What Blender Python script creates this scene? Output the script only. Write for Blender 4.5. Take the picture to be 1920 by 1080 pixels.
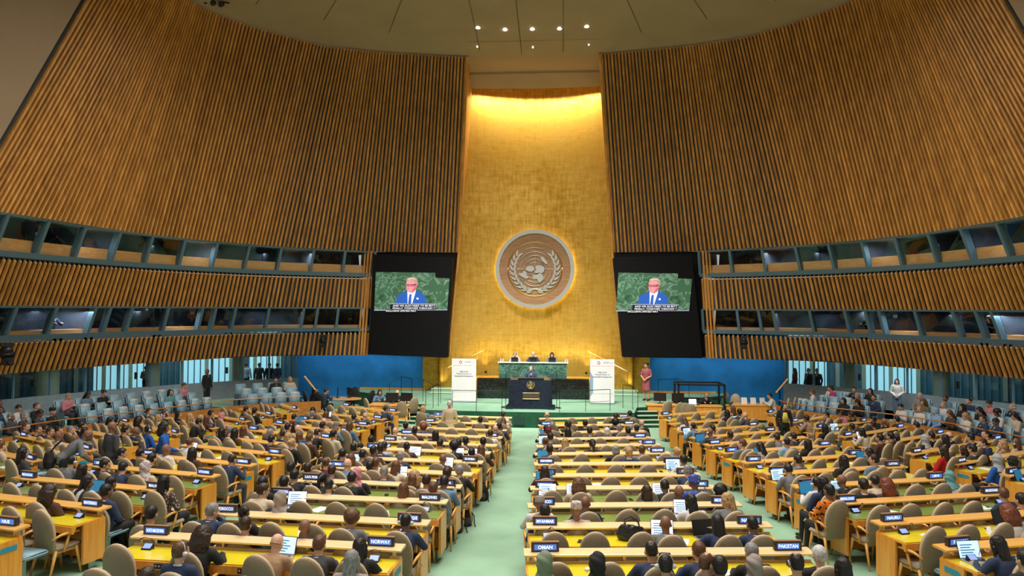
import bpy, bmesh, math, random
from mathutils import Vector, Matrix, Euler, noise
from math import sin, cos, pi, radians, sqrt, atan2, tan
random.seed(11)
for _o in list(bpy.data.objects): bpy.data.objects.remove(_o)
SC = bpy.context.scene
COL = SC.collection
# ------------------------------------------------------------ camera
FPX = 1350.0
CAM_LOC = Vector((1.4, 0.0, 4.7))
CAM_ROT = (Matrix.Rotation(radians(4.1), 4, 'Z') @ Matrix.Rotation(radians(91.65), 4, 'X') @ Matrix.Rotation(radians(0.24), 4, 'Z'))
cd = bpy.data.cameras.new('camera'); cd.sensor_width = 36.0; cd.lens = 36.0*FPX/1920.0
cd.clip_end = 300
cam = bpy.data.objects.new('camera', cd); COL.objects.link(cam)
cam.matrix_world = Matrix.Translation(CAM_LOC) @ CAM_ROT
SC.camera = cam
# ------------------------------------------------------------ world, exposure
w = bpy.data.worlds.new('world'); SC.world = w; w.use_nodes = True
w.node_tree.nodes['Background'].inputs[0].default_value = (1.0, 0.93, 0.82, 1)
w.node_tree.nodes['Background'].inputs[1].default_value = 0.48
SC.view_settings.view_transform = 'Standard'; SC.view_settings.look = 'None'
SC.view_settings.exposure = 0.0; SC.view_settings.gamma = 1.0
SC.view_settings.use_curve_mapping = False
try:
    SC.cycles.max_bounces = 6; SC.cycles.diffuse_bounces = 3; SC.cycles.glossy_bounces = 3
    SC.cycles.transparent_max_bounces = 10; SC.cycles.transmission_bounces = 4
    SC.cycles.sample_clamp_indirect = 6.0; SC.cycles.use_denoising = True
except Exception: pass
# ------------------------------------------------------------ large lights: ceiling downlight fields, gold wall washers
def area(name, loc, rot, sx, sy, power, col, spread=180):
    l = bpy.data.lights.new(name, 'AREA'); l.shape = 'RECTANGLE'; l.size = sx; l.size_y = sy
    l.energy = power; l.color = col; l.spread = radians(spread)
    o = bpy.data.objects.new(name, l); COL.objects.link(o); o.location = loc; o.rotation_euler = rot
    return o
WARM = (1.0, 0.86, 0.66); NEUT = (1.0, 0.95, 0.87)
area('ceiling_light_field', (0, 20, 16.6), (0, 0, 0), 14, 8, 2100, NEUT, 150)
area('ceiling_light_field', (0, 9, 16.0), (0, 0, 0), 14, 8, 1600, NEUT, 150)
area('stage_light_field', (0, 24, 16.2), (radians(28), 0, 0), 7, 2, 620, (1, .96, .9), 60)
for _s in (-1, 1):
    area('side_soffit_light', (_s*8.9, 34.95, 2.40), (radians(50), 0, 0), 6, .2, 14, (.95, .97, 1.), 150)  # added fill to brighten the blue wall, no fitting there
    area('gallery_soffit_light', (_s*16.5, 29.3, 2.46), (0, 0, radians(-_s*58)), 7, .3, 60, (.95, .97, 1.), 160)  # added fills that lift the gallery seating, not actual soffit lamps
    area('gallery_soffit_light', (_s*18.6, 23.4, 2.46), (0, 0, radians(-_s*75)), 5, .3, 40, (.95, .97, 1.), 160)
area('gold_wall_washer', (0, 36.1, 15.9), (radians(10), 0, 0), 6.0, 0.25, 300, (1.0, .88, .62), 140)
# ------------------------------------------------------------ pixel -> place helpers (photo frame 1920x1080)
def ray(px, py):
    d = CAM_ROT.to_3x3() @ Vector(((px-960.0)/FPX, -(py-540.0)/FPX, -1.0))
    return d.normalized()
def PY(px, py, y):
    d = ray(px, py); t = (y-CAM_LOC.y)/d.y
    return CAM_LOC + d*t
def PZ(px, py, z):
    d = ray(px, py); t = (z-CAM_LOC.z)/d.z
    return CAM_LOC + d*t
def zf(y): return max(0.0, 0.05*(23.5-y))
def PF(px, py, h):
    """point of the raked floor surface raised by h seen at pixel"""
    d = ray(px, py)
    t = (h-CAM_LOC.z)/d.z                      # flat part
    p = CAM_LOC+d*t
    if p.y >= 23.5: return p
    # z = h + .05*(23.5-y)
    t = (h+1.175-0.05*CAM_LOC.y-CAM_LOC.z)/(d.z+0.05*d.y)
    return CAM_LOC+d*t
# ------------------------------------------------------------ mesh helpers
def link(name, me, parent=None, loc=None, rot=None):
    o = bpy.data.objects.new(name, me); COL.objects.link(o)
    if parent is not None: o.parent = parent
    if loc is not None: o.location = loc
    if rot is not None: o.rotation_euler = rot
    return o
def bmesh_to(name, bm, mats, smooth=False):
    me = bpy.data.meshes.new(name); bm.normal_update(); bm.to_mesh(me); bm.free()
    for m in (mats if isinstance(mats, (list, tuple)) else [mats]): me.materials.append(m)
    if smooth:
        for p in me.polygons: p.use_smooth = True
    return me
def obj(name, bm, mats, parent=None, loc=None, rot=None, smooth=False):
    return link(name, bmesh_to(name, bm, mats, smooth), parent, loc, rot)
def struct(name, bm, mats, parent=None, smooth=False):
    o = obj(name, bm, mats, parent, smooth=smooth)
    if parent is None: o['kind'] = 'structure'
    return o
def thing(name, label, cat, loc=(0,0,0), rz=0.0, group=None, kind=None):
    o = bpy.data.objects.new(name, None); COL.objects.link(o); o.empty_display_size = .1
    o.location = loc; o.rotation_euler = (0, 0, rz)
    return tag(o, label, cat, group, kind)
def tag(o, label, cat, group=None, kind=None):
    o['label'] = label; o['category'] = cat
    if group: o['group'] = group
    if kind: o['kind'] = kind
    return o
def box(bm, x0, x1, y0, y1, z0, z1, mi=0, M=None, bev=0.0):
    co = [(x0,y0,z0),(x1,y0,z0),(x1,y1,z0),(x0,y1,z0),(x0,y0,z1),(x1,y0,z1),(x1,y1,z1),(x0,y1,z1)]
    vs = [bm.verts.new(M @ Vector(c) if M is not None else c) for c in co]
    fs = []
    for f in ((0,3,2,1),(4,5,6,7),(0,1,5,4),(1,2,6,5),(2,3,7,6),(3,0,4,7)):
        g = bm.faces.new([vs[i] for i in f]); g.material_index = mi; fs.append(g)
    if bev > 0:
        es = list({e for f in fs for e in f.edges})
        r = bmesh.ops.bevel(bm, geom=es, offset=bev, segments=2, affect='EDGES', clamp_overlap=True)
        for f in r['faces']: f.material_index = mi
    return vs
def quad(bm, a, b, c, d, mi=0):
    f = bm.faces.new([bm.verts.new(p) for p in (a, b, c, d)]); f.material_index = mi; return f
def poly(bm, pts, mi=0):
    f = bm.faces.new([bm.verts.new(p) for p in pts]); f.material_index = mi; return f
def extr(bm, pts, dv, mi=0):
    """closed prism: planar polygon pts extruded by vector dv"""
    dv = Vector(dv); n = len(pts)
    a = [bm.verts.new(p) for p in pts]; b = [bm.verts.new(Vector(p)+dv) for p in pts]
    f = [bm.faces.new(list(reversed(a))), bm.faces.new(b)]
    for i in range(n): f.append(bm.faces.new((a[i], a[(i+1) % n], b[(i+1) % n], b[i])))
    for g in f: g.material_index = mi
    return f
def frame_of(d):
    d = Vector(d).normalized()
    u = d.cross(Vector((0,0,1)))
    if u.length < 1e-4: u = Vector((1,0,0))
    u.normalize(); v = u.cross(d).normalized()
    return u, v
def capsule(bm, a, b, r1, r2=None, seg=10, caps=3, mi=0, sq=1.0):
    a = Vector(a); b = Vector(b); r2 = r1 if r2 is None else r2
    d = b-a
    if d.length < 1e-6: d = Vector((0,0,1e-3))
    dn = d.normalized(); u, v = frame_of(dn)
    rings = []
    for k in range(1, caps+1):
        t = pi/2*(1-k/float(caps)); rings.append((a-dn*r1*sin(t), r1*cos(t)))
    for k in range(0, caps):
        t = pi/2*(k/float(caps)); rings.append((b+dn*r2*sin(t), r2*cos(t)))
    rv = []
    for c, r in rings:
        rv.append([bm.verts.new(c+(u*cos(2*pi*i/seg)+v*sq*sin(2*pi*i/seg))*max(r, 1e-4)) for i in range(seg)])
    p0 = bm.verts.new(a-dn*r1); p1 = bm.verts.new(b+dn*r2)
    for i in range(seg):
        j = (i+1) % seg
        bm.faces.new((p0, rv[0][j], rv[0][i])).material_index = mi
        bm.faces.new((p1, rv[-1][i], rv[-1][j])).material_index = mi
        for k in range(len(rv)-1):
            bm.faces.new((rv[k][i], rv[k][j], rv[k+1][j], rv[k+1][i])).material_index = mi
def ell(bm, c, r, M=None, seg=12, rows=8, mi=0):
    m = Matrix.Translation(Vector(c)) @ Matrix.Diagonal((r[0], r[1], r[2], 1))
    if M is not None: m = M @ m
    res = bmesh.ops.create_uvsphere(bm, u_segments=seg, v_segments=rows, radius=1.0, matrix=m)
    fs = {f for v in res['verts'] for f in v.link_faces}
    for f in fs: f.material_index = mi
def tube(bm, pts, r, seg=8, mi=0, closed=False):
    pts = [Vector(p) for p in pts]; n = len(pts); rv = []
    for i, p in enumerate(pts):
        if closed: d = pts[(i+1) % n]-pts[i-1]
        else: d = pts[min(i+1, n-1)]-pts[max(i-1, 0)]
        u, v = frame_of(d)
        rr = r[i] if isinstance(r, (list, tuple)) else r
        rv.append([bm.verts.new(p+(u*cos(2*pi*k/seg)+v*sin(2*pi*k/seg))*rr) for k in range(seg)])
    for i in range(n if closed else n-1):
        A = rv[i]; B = rv[(i+1) % n]
        for k in range(seg): bm.faces.new((A[k], A[(k+1) % seg], B[(k+1) % seg], B[k])).material_index = mi
    if not closed:
        bm.faces.new(list(reversed(rv[0]))).material_index = mi; bm.faces.new(rv[-1]).material_index = mi
def loft(bm, secs, seg=16, mi=0, cap=True, up=(0,1,0)):
    """secs: (center, rx, ry) ellipses in local xy-ish plane perpendicular to the path"""
    rv = []; n = len(secs)
    for i, (c, rx, ry) in enumerate(secs):
        d = Vector(secs[min(i+1, n-1)][0])-Vector(secs[max(i-1, 0)][0])
        d.normalize(); x = Vector((1, 0, 0)); x = (x-d*x.dot(d)).normalized(); y = d.cross(x)
        rv.append([bm.verts.new(Vector(c)+x*rx*cos(2*pi*k/seg)+y*ry*sin(2*pi*k/seg)) for k in range(seg)])
    for i in range(n-1):
        for k in range(seg): bm.faces.new((rv[i][k], rv[i][(k+1) % seg], rv[i+1][(k+1) % seg], rv[i+1][k])).material_index = mi
    if cap:
        bm.faces.new(list(reversed(rv[0]))).material_index = mi; bm.faces.new(rv[-1]).material_index = mi
def fuse(bm, voxel, smooth=2):
    """one continuous surface out of overlapping closed shapes"""
    me = bpy.data.meshes.new('tmp'); bmesh.ops.recalc_face_normals(bm, faces=bm.faces); bm.to_mesh(me); bm.free()
    o = bpy.data.objects.new('tmp', me); COL.objects.link(o)
    m = o.modifiers.new('r', 'REMESH'); m.mode = 'VOXEL'; m.voxel_size = voxel
    if smooth:
        s = o.modifiers.new('s', 'SMOOTH'); s.factor = 0.5; s.iterations = smooth
    dg = bpy.context.evaluated_depsgraph_get()
    r = bpy.data.meshes.new_from_object(o.evaluated_get(dg))
    bpy.data.objects.remove(o); bpy.data.meshes.remove(me)
    b = bmesh.new(); b.from_mesh(r); bpy.data.meshes.remove(r)
    for f in b.faces: f.smooth = True; f.material_index = 0
    return b
_txt = {}
def text_mesh(s, size, mat, spacing=1.0, align='CENTER', ext=0.0):
    key = (s, round(size, 4), mat.name, spacing, align, ext)
    if key in _txt: return _txt[key]
    c = bpy.data.curves.new('t', 'FONT'); c.body = s; c.size = size; c.align_x = align; c.align_y = 'CENTER'
    c.space_character = spacing; c.extrude = ext; c.resolution_u = 2; c.offset = size*0.012
    o = bpy.data.objects.new('t', c); COL.objects.link(o)
    dg = bpy.context.evaluated_depsgraph_get()
    me = bpy.data.meshes.new_from_object(o.evaluated_get(dg))
    bpy.data.objects.remove(o); me.materials.clear(); me.materials.append(mat)
    _txt[key] = me
    return me
# ------------------------------------------------------------ materials
MATS = {}
def mat(name, col, rough=.6, metal=0., emit=None, es=0., coat=0., var=0., vscale=6., bump=0., bscale=40., spec=.5, sheen=0.):
    m = bpy.data.materials.new(name); m.use_nodes = True; nt = m.node_tree; b = nt.nodes['Principled BSDF']
    c = (col[0], col[1], col[2], 1)
    b.inputs['Base Color'].default_value = c; b.inputs['Roughness'].default_value = rough
    b.inputs['Metallic'].default_value = metal; b.inputs['Specular IOR Level'].default_value = spec
    if coat: b.inputs['Coat Weight'].default_value = coat; b.inputs['Coat Roughness'].default_value = .12
    if sheen: b.inputs['Sheen Weight'].default_value = sheen
    if emit is not None:
        b.inputs['Emission Color'].default_value = (*emit, 1); b.inputs['Emission Strength'].default_value = es
    tc = nt.nodes.new('ShaderNodeTexCoord')
    if var:
        n = nt.nodes.new('ShaderNodeTexNoise'); n.inputs['Scale'].default_value = vscale; n.inputs['Detail'].default_value = 5
        nt.links.new(tc.outputs['Object'], n.inputs['Vector'])
        r = nt.nodes.new('ShaderNodeValToRGB'); r.color_ramp.elements[0].position = .3; r.color_ramp.elements[1].position = .7
        r.color_ramp.elements[0].color = (*[x*(1-var) for x in col], 1); r.color_ramp.elements[1].color = (*[min(1, x*(1+var)) for x in col], 1)
        nt.links.new(n.outputs['Fac'], r.inputs['Fac']); nt.links.new(r.outputs['Color'], b.inputs['Base Color'])
    if bump:
        n2 = nt.nodes.new('ShaderNodeTexNoise'); n2.inputs['Scale'].default_value = bscale; n2.inputs['Detail'].default_value = 4
        nt.links.new(tc.outputs['Object'], n2.inputs['Vector'])
        bp = nt.nodes.new('ShaderNodeBump'); bp.inputs['Strength'].default_value = bump; bp.inputs['Distance'].default_value = .01
        nt.links.new(n2.outputs['Fac'], bp.inputs['Height']); nt.links.new(bp.outputs['Normal'], b.inputs['Normal'])
    MATS[name] = m
    return m
def wood(name, c1, c2, rough=.4, scale=(2, 30, 30), coat=.2, uvtone=False):
    m = bpy.data.materials.new(name); m.use_nodes = True; nt = m.node_tree; b = nt.nodes['Principled BSDF']
    b.inputs['Roughness'].default_value = rough; b.inputs['Coat Weight'].default_value = coat; b.inputs['Coat Roughness'].default_value = .2
    tc = nt.nodes.new('ShaderNodeTexCoord'); mp = nt.nodes.new('ShaderNodeMapping'); mp.inputs['Scale'].default_value = scale
    nt.links.new(tc.outputs['Object'], mp.inputs['Vector'])
    n = nt.nodes.new('ShaderNodeTexNoise'); n.inputs['Scale'].default_value = 1.; n.inputs['Detail'].default_value = 6; n.inputs['Distortion'].default_value = .6
    nt.links.new(mp.outputs['Vector'], n.inputs['Vector'])
    r = nt.nodes.new('ShaderNodeValToRGB'); r.color_ramp.elements[0].position = .32; r.color_ramp.elements[1].position = .68
    r.color_ramp.elements[0].color = (*c1, 1); r.color_ramp.elements[1].color = (*c2, 1)
    nt.links.new(n.outputs['Fac'], r.inputs['Fac'])
    out = r.outputs['Color']
    if uvtone:
        uv = nt.nodes.new('ShaderNodeUVMap'); wn = nt.nodes.new('ShaderNodeTexWhiteNoise'); wn.noise_dimensions = '1D'
        sp = nt.nodes.new('ShaderNodeSeparateXYZ'); nt.links.new(uv.outputs['UV'], sp.inputs['Vector'])
        nt.links.new(sp.outputs['X'], wn.inputs['W'])
        mr = nt.nodes.new('ShaderNodeMapRange'); mr.inputs['To Min'].default_value = .80; mr.inputs['To Max'].default_value = 1.16
        nt.links.new(wn.outputs['Value'], mr.inputs['Value'])
        vm = nt.nodes.new('ShaderNodeVectorMath'); vm.operation = 'SCALE'
        nt.links.new(out, vm.inputs[0]); nt.links.new(mr.outputs['Result'], vm.inputs['Scale']); out = vm.outputs['Vector']
    nt.links.new(out, b.inputs['Base Color'])
    MATS[name] = m
    return m
def marble(name, base, vein, rough=.18, scale=1.5, width=.04):
    m = bpy.data.materials.new(name); m.use_nodes = True; nt = m.node_tree; b = nt.nodes['Principled BSDF']
    b.inputs['Roughness'].default_value = rough
    tc = nt.nodes.new('ShaderNodeTexCoord')
    n = nt.nodes.new('ShaderNodeTexNoise'); n.inputs['Scale'].default_value = scale; n.inputs['Detail'].default_value = 8; n.inputs['Distortion'].default_value = 1.6
    nt.links.new(tc.outputs['Object'], n.inputs['Vector'])
    r = nt.nodes.new('ShaderNodeValToRGB'); e = r.color_ramp.elements
    e[0].position = .40; e[0].color = (*base, 1); e[1].position = .5; e[1].color = (*vein, 1)
    k = e.new(.5-width); k.color = (*base, 1); k = e.new(.5+width); k.color = (*[x*1.5 for x in base], 1)
    k = e.new(.66); k.color = (*[x*.6 for x in base], 1)
    nt.links.new(n.outputs['Fac'], r.inputs['Fac']); nt.links.new(r.outputs['Color'], b.inputs['Base Color'])
    MATS[name] = m
    return m
def glassmat(name, tint, gl=.12):
    m = bpy.data.materials.new(name); m.use_nodes = True; nt = m.node_tree; nt.nodes.clear()
    o = nt.nodes.new('ShaderNodeOutputMaterial'); t = nt.nodes.new('ShaderNodeBsdfTransparent'); g = nt.nodes.new('ShaderNodeBsdfGlossy')
    t.inputs[0].default_value = (*tint, 1); g.inputs['Roughness'].default_value = .02
    lw = nt.nodes.new('ShaderNodeLayerWeight'); lw.inputs['Blend'].default_value = .35
    f = nt.nodes.new('ShaderNodeMath'); f.operation = 'MULTIPLY_ADD'; f.inputs[1].default_value = gl; f.inputs[2].default_value = .03
    nt.links.new(lw.outputs['Facing'], f.inputs[0])
    mx = nt.nodes.new('ShaderNodeMixShader'); nt.links.new(f.outputs[0], mx.inputs[0]); nt.links.new(t.outputs[0], mx.inputs[1]); nt.links.new(g.outputs[0], mx.inputs[2])
    nt.links.new(mx.outputs[0], o.inputs[0]); MATS[name] = m
    return m
M_slat = wood('slat_wood', (.50, .215, .045), (.78, .375, .085), .42, (5, 5, 1.2), .1, True)
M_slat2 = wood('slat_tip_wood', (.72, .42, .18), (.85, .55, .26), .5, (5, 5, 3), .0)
M_back = mat('slat_backing', (.045, .05, .055), .9)
M_rod = mat('slat_backing_rod', (.30, .30, .27), .5)
M_steel = mat('blue_grey_frame_paint', (.105, .19, .24), .5)
M_booth = mat('booth_wall', (.05, .06, .085), .8, var=.3, vscale=1.)
M_boothwood = wood('booth_wood', (.82, .31, .09), (.95, .42, .14), .45, (3, 3, 20))
M_deskw = wood('desk_honey_wood', (.84, .30, .035), (.95, .43, .07), .32, (16, 16, 1.6), .3)
M_shelfw = wood('shelf_maple_wood', (.90, .60, .30), (.97, .72, .42), .32, (2, 50, 50), .3)
M_shelfo = wood('shelf_amber_wood', (.86, .42, .09), (.95, .54, .15), .32, (2, 50, 50), .3)
M_padg = mat('green_desk_leather', (.22, .31, .07), .28, coat=.4, var=.1, vscale=3)
M_pady = mat('yellow_desk_leather', (.82, .67, .025), .26, coat=.4, var=.08, vscale=3)  # green leather with the gold wall's glare painted in as yellow
M_carpet = mat('green_carpet', (.27, .44, .31), .95, var=.24, vscale=.55, bump=.35, bscale=90, spec=.1)
M_carpets = mat('stage_carpet', (.21, .385, .265), .95, var=.18, vscale=.8, bump=.3, bscale=90, spec=.1)
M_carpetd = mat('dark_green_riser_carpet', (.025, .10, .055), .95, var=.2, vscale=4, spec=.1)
M_nosing = mat('pale_step_nosing', (.55, .66, .50), .7)
M_blue = mat('blue_wall_fabric', (.014, .23, .62), .85, var=.22, vscale=1.2, bump=.2, bscale=60)
M_gmarb = marble('green_marble', (.045, .115, .085), (.16, .27, .22), .2, 2.2, .03)
M_bmarb = marble('black_marble', (.008, .011, .011), (.04, .055, .05), .12, 3.5, .015)
M_nmarb = marble('navy_granite', (.010, .016, .032), (.022, .030, .05), .15, 7., .02)
M_tan = mat('tan_upholstery', (.30, .225, .135), .85, var=.07, vscale=25, bump=.25, bscale=160, sheen=.1)
M_tanrim = mat('tan_piping', (.55, .42, .27), .7)
M_chwood = wood('chair_arm_wood', (.75, .33, .06), (.90, .47, .12), .4, (10, 10, 10))
M_beige = mat('beige_leather', (.44, .33, .22), .5)
M_vinyl = mat('pale_blue_vinyl', (.30, .48, .58), .45, var=.05)
M_vinyld = mat('slate_blue_seat_shell', (.10, .17, .22), .5)
M_cover = mat('white_headrest_cloth', (.62, .66, .68), .9)
M_metal = mat('brushed_steel', (.35, .37, .36), .35, 1.)
M_black = mat('black_plastic', (.012, .012, .014), .4)
M_blackm = mat('matt_black_casing', (.004, .004, .005), .7, spec=.2)
M_rail = mat('black_rail_metal', (.02, .022, .022), .35, .8)
M_plate = mat('nameplate_case', (.045, .035, .04), .45)
M_plateb = wood('nameplate_wood_trim', (.25, .12, .06), (.4, .2, .1), .5)
M_lcd = mat('blue_lcd', (.02, .06, .25), .3, emit=(.10, .26, .80), es=.75)
M_lcdd = mat('dim_lcd', (.05, .07, .15), .3, emit=(.10, .14, .34), es=.6)
M_lcdt = mat('lcd_letters', (.9, .95, 1), .4, emit=(.75, .88, 1.), es=1.3)
M_scr = mat('laptop_screen_light', (.5, .6, .7), .3, emit=(.55, .78, .95), es=.95)
M_scrw = mat('laptop_screen_white', (.8, .8, .9), .3, emit=(.85, .9, 1.), es=1.1)
M_scrb = mat('laptop_lid_blue', (.03, .22, .42), .4, emit=(.02, .16, .32), es=.6)
M_alu = mat('laptop_aluminium', (.55, .55, .57), .35, .7)
M_paper = mat('white_paper', (.82, .82, .80), .8)
M_clay = mat('ceiling_plaster', (.46, .35, .22), .9, var=.05, vscale=.7)
M_plast = mat('side_plaster', (.38, .27, .18), .9, var=.05, vscale=.7)
M_seam = mat('ceiling_seam', (.09, .07, .045), .9)
M_lamp = mat('lamp_lens', (1, 1, 1), .4, emit=(1, .96, .88), es=26)
M_lampr = mat('lamp_trim', (.5, .45, .38), .5)
M_conc = mat('grey_parapet', (.22, .25, .27), .7, var=.1)
M_col = mat('lobby_column_stone', (.42, .42, .30), .7, var=.1, vscale=2)
M_lobw = mat('lobby_wall', (.06, .15, .19), .6, var=.35, vscale=.5)
M_lobl = mat('lobby_daylight_window', (.4, .7, .8), .5, emit=(.36, .66, .74), es=.75)
M_lobf = mat('lobby_floor', (.14, .22, .24), .3)
M_panelw = wood('parapet_wood', (.48, .17, .03), (.66, .27, .06), .4, (3, 3, 16), .2)
M_glass = glassmat('clear_glass', (.82, .93, .94))
M_glassd = glassmat('dark_booth_glass', (.62, .70, .70))
M_banner = mat('banner_white_vinyl', (.72, .71, .72), .6, var=.04, vscale=2)
M_ink = mat('banner_dark_ink', (.03, .05, .10), .7)
M_grayink = mat('banner_grey_ink', (.25, .28, .32), .7)
M_redink = mat('banner_red_ink', (.6, .06, .06), .7)
M_bluetint = mat('banner_blue_tint', (.22, .34, .48), .6)
M_silver = mat('emblem_silver', (.62, .63, .60), .38, .75)
M_goldleaf = mat('emblem_gilt', (.75, .55, .22), .3, .9)
M_embwood = wood('emblem_wood', (.36, .19, .09), (.52, .30, .15), .45, (1.5, 3, 14), .1)
M_halo = mat('halo_lamp', (1, .9, .5), .5, emit=(1., .78, .25), es=5.)
M_sticker = mat('blue_arrow_sticker', (.03, .33, .48), .5)
M_stickt = mat('sticker_print', (.5, .8, .9), .5)
def goldmat():
    m = bpy.data.materials.new('gold_leaf_wall'); m.use_nodes = True; nt = m.node_tree; b = nt.nodes['Principled BSDF']
    b.inputs['Metallic'].default_value = .72
    tc = nt.nodes.new('ShaderNodeTexCoord')
    mp = nt.nodes.new('ShaderNodeMapping'); mp.inputs['Scale'].default_value = (5., 1., 5.)
    nt.links.new(tc.outputs['Object'], mp.inputs['Vector'])
    def ns(scale, det, vec, sc=None):
        n = nt.nodes.new('ShaderNodeTexNoise'); n.inputs['Scale'].default_value = scale; n.inputs['Detail'].default_value = det
        if sc:
            q = nt.nodes.new('ShaderNodeMapping'); q.inputs['Scale'].default_value = sc
            nt.links.new(tc.outputs['Object'], q.inputs['Vector']); nt.links.new(q.outputs['Vector'], n.inputs['Vector'])
        else: nt.links.new(vec, n.inputs['Vector'])
        return n.outputs['Fac']
    big = ns(.45, 6, tc.outputs['Object']); vst = ns(3., 5, None, (3, 1, .5)); hst = ns(2., 6, None, (1., 1, 2.5))
    add = nt.nodes.new('ShaderNodeMath'); add.operation = 'ADD'; nt.links.new(big, add.inputs[0]); nt.links.new(vst, add.inputs[1])
    ad2 = nt.nodes.new('ShaderNodeMath'); ad2.operation = 'ADD'; nt.links.new(add.outputs[0], ad2.inputs[0]); nt.links.new(hst, ad2.inputs[1])
    dv = nt.nodes.new('ShaderNodeMath'); dv.operation = 'DIVIDE'; nt.links.new(ad2.outputs[0], dv.inputs[0]); dv.inputs[1].default_value = 3.
    r = nt.nodes.new('ShaderNodeValToRGB'); e = r.color_ramp.elements
    e[0].position = .36; e[0].color = (.54, .30, .03, 1); e[1].position = .64; e[1].color = (.98, .64, .14, 1)
    nt.links.new(dv.outputs[0], r.inputs['Fac'])
    # mosaic courses
    br = nt.nodes.new('ShaderNodeTexBrick'); br.inputs['Scale'].default_value = 1.; br.inputs['Mortar Size'].default_value = .012
    br.inputs['Color1'].default_value = (1, 1, 1, 1); br.inputs['Color2'].default_value = (.93, .93, .93, 1); br.inputs['Mortar'].default_value = (.87, .87, .87, 1)
    br.inputs['Brick Width'].default_value = .28; br.inputs['Row Height'].default_value = .16
    sp = nt.nodes.new('ShaderNodeSeparateXYZ'); cb = nt.nodes.new('ShaderNodeCombineXYZ')
    nt.links.new(tc.outputs['Object'], sp.inputs[0]); nt.links.new(sp.outputs['X'], cb.inputs['X']); nt.links.new(sp.outputs['Z'], cb.inputs['Y'])
    nt.links.new(cb.outputs[0], br.inputs['Vector'])
    mx = nt.nodes.new('ShaderNodeMix'); mx.data_type = 'RGBA'; mx.blend_type = 'MULTIPLY'; mx.inputs['Factor'].default_value = .8
    nt.links.new(r.outputs['Color'], mx.inputs[6]); nt.links.new(br.outputs['Color'], mx.inputs[7]); nt.links.new(mx.outputs[2], b.inputs['Base Color'])
    rr = nt.nodes.new('ShaderNodeMapRange'); rr.inputs['From Min'].default_value = .4; rr.inputs['From Max'].default_value = .6
    rr.inputs['To Min'].default_value = .52; rr.inputs['To Max'].default_value = .36
    nt.links.new(dv.outputs[0], rr.inputs['Value']); nt.links.new(rr.outputs['Result'], b.inputs['Roughness'])
    bp = nt.nodes.new('ShaderNodeBump'); bp.inputs['Strength'].default_value = .35; bp.inputs['Distance'].default_value = .03
    nt.links.new(dv.outputs[0], bp.inputs['Height']); nt.links.new(bp.outputs['Normal'], b.inputs['Normal'])
    return m
M_gold = goldmat()
# ============================================================ HALL SHELL
def catmull(P, u):
    n = len(P); i = min(max(int(u), 0), n-2); t = u-i
    p0 = P[max(i-1, 0)]; p1 = P[i]; p2 = P[i+1]; p3 = P[min(i+2, n-1)]
    return [0.5*((2*p1[k])+(-p0[k]+p2[k])*t+(2*p0[k]-5*p1[k]+4*p2[k]-p3[k])*t*t+(-p0[k]+3*p1[k]-3*p2[k]+p3[k])*t**3) for k in range(2)]
UP_B = [(3.75, 35.2), (7.7, 34.5), (10.1, 32.6), (11.9, 30.9), (14.2, 26.6), (14.85, 21.0), (15.1, 18.6)]
UP_T = [(3.0, 32.4), (6.2, 31.7), (8.0, 31.1), (9.6, 30.2), (12.2, 27.0), (12.75, 23.8), (12.9, 21.6)]
LO_B = [(7.75, 34.5), (11.4, 31.6), (13.8, 27.8), (14.65, 24.2), (14.9, 21.0), (15.1, 16.5), (15.1, 12.0)]
LO_T = [(8.05, 34.6), (12.8, 32.6), (15.4, 28.5), (16.9, 25.0), (17.6, 22.0), (17.9, 17.3), (17.9, 12.0)]
Z_T, Z1, Z2, Z3, Z4, Z5 = 16.2, 7.46, 6.23, 4.73, 3.58, 2.42
class Ring:
    def __init__(s, A, zA, B, zB, n=240):
        s.A, s.B, s.zA, s.zB = A, B, zA, zB
        s.u = []; L = [0.]; pm = None
        for i in range(n+1):
            u = (len(A)-1)*i/n; p = s.raw(u, (zA+zB)/2); s.u.append(u)
            if pm is not None: L.append(L[-1]+(p-pm).length)
            pm = p
        s.L = L; s.len = L[-1]
    def raw(s, u, z):
        a = catmull(s.A, u); b = catmull(s.B, u); t = (z-s.zA)/(s.zB-s.zA)
        return Vector((a[0]+(b[0]-a[0])*t, a[1]+(b[1]-a[1])*t, z))
    def at(s, d, z):
        d = min(max(d, 0), s.len)
        lo, hi = 0, len(s.L)-1
        while hi-lo > 1:
            m = (lo+hi)//2
            if s.L[m] <= d: lo = m
            else: hi = m
        f = (d-s.L[lo])/max(1e-9, s.L[hi]-s.L[lo])
        return s.raw(s.u[lo]+(s.u[hi]-s.u[lo])*f, z)
    def nrm(s, d, z):
        t = s.at(min(d+.1, s.len), z)-s.at(max(d-.1, 0), z); t.normalize()
        n = Vector((t.y, -t.x, 0)); n.normalize()
        # outward: away from hall axis point (0,20)
        p = s.at(d, z)
        if n.dot(Vector((p.x, p.y-20, 0))) < 0: n = -n
        return n
UPR = Ring(UP_B, Z1, UP_T, Z_T); LOR = Ring(LO_B, Z1, LO_T, Z5)
def S(p, side): return Vector((p[0]*side, p[1], p[2]))
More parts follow.
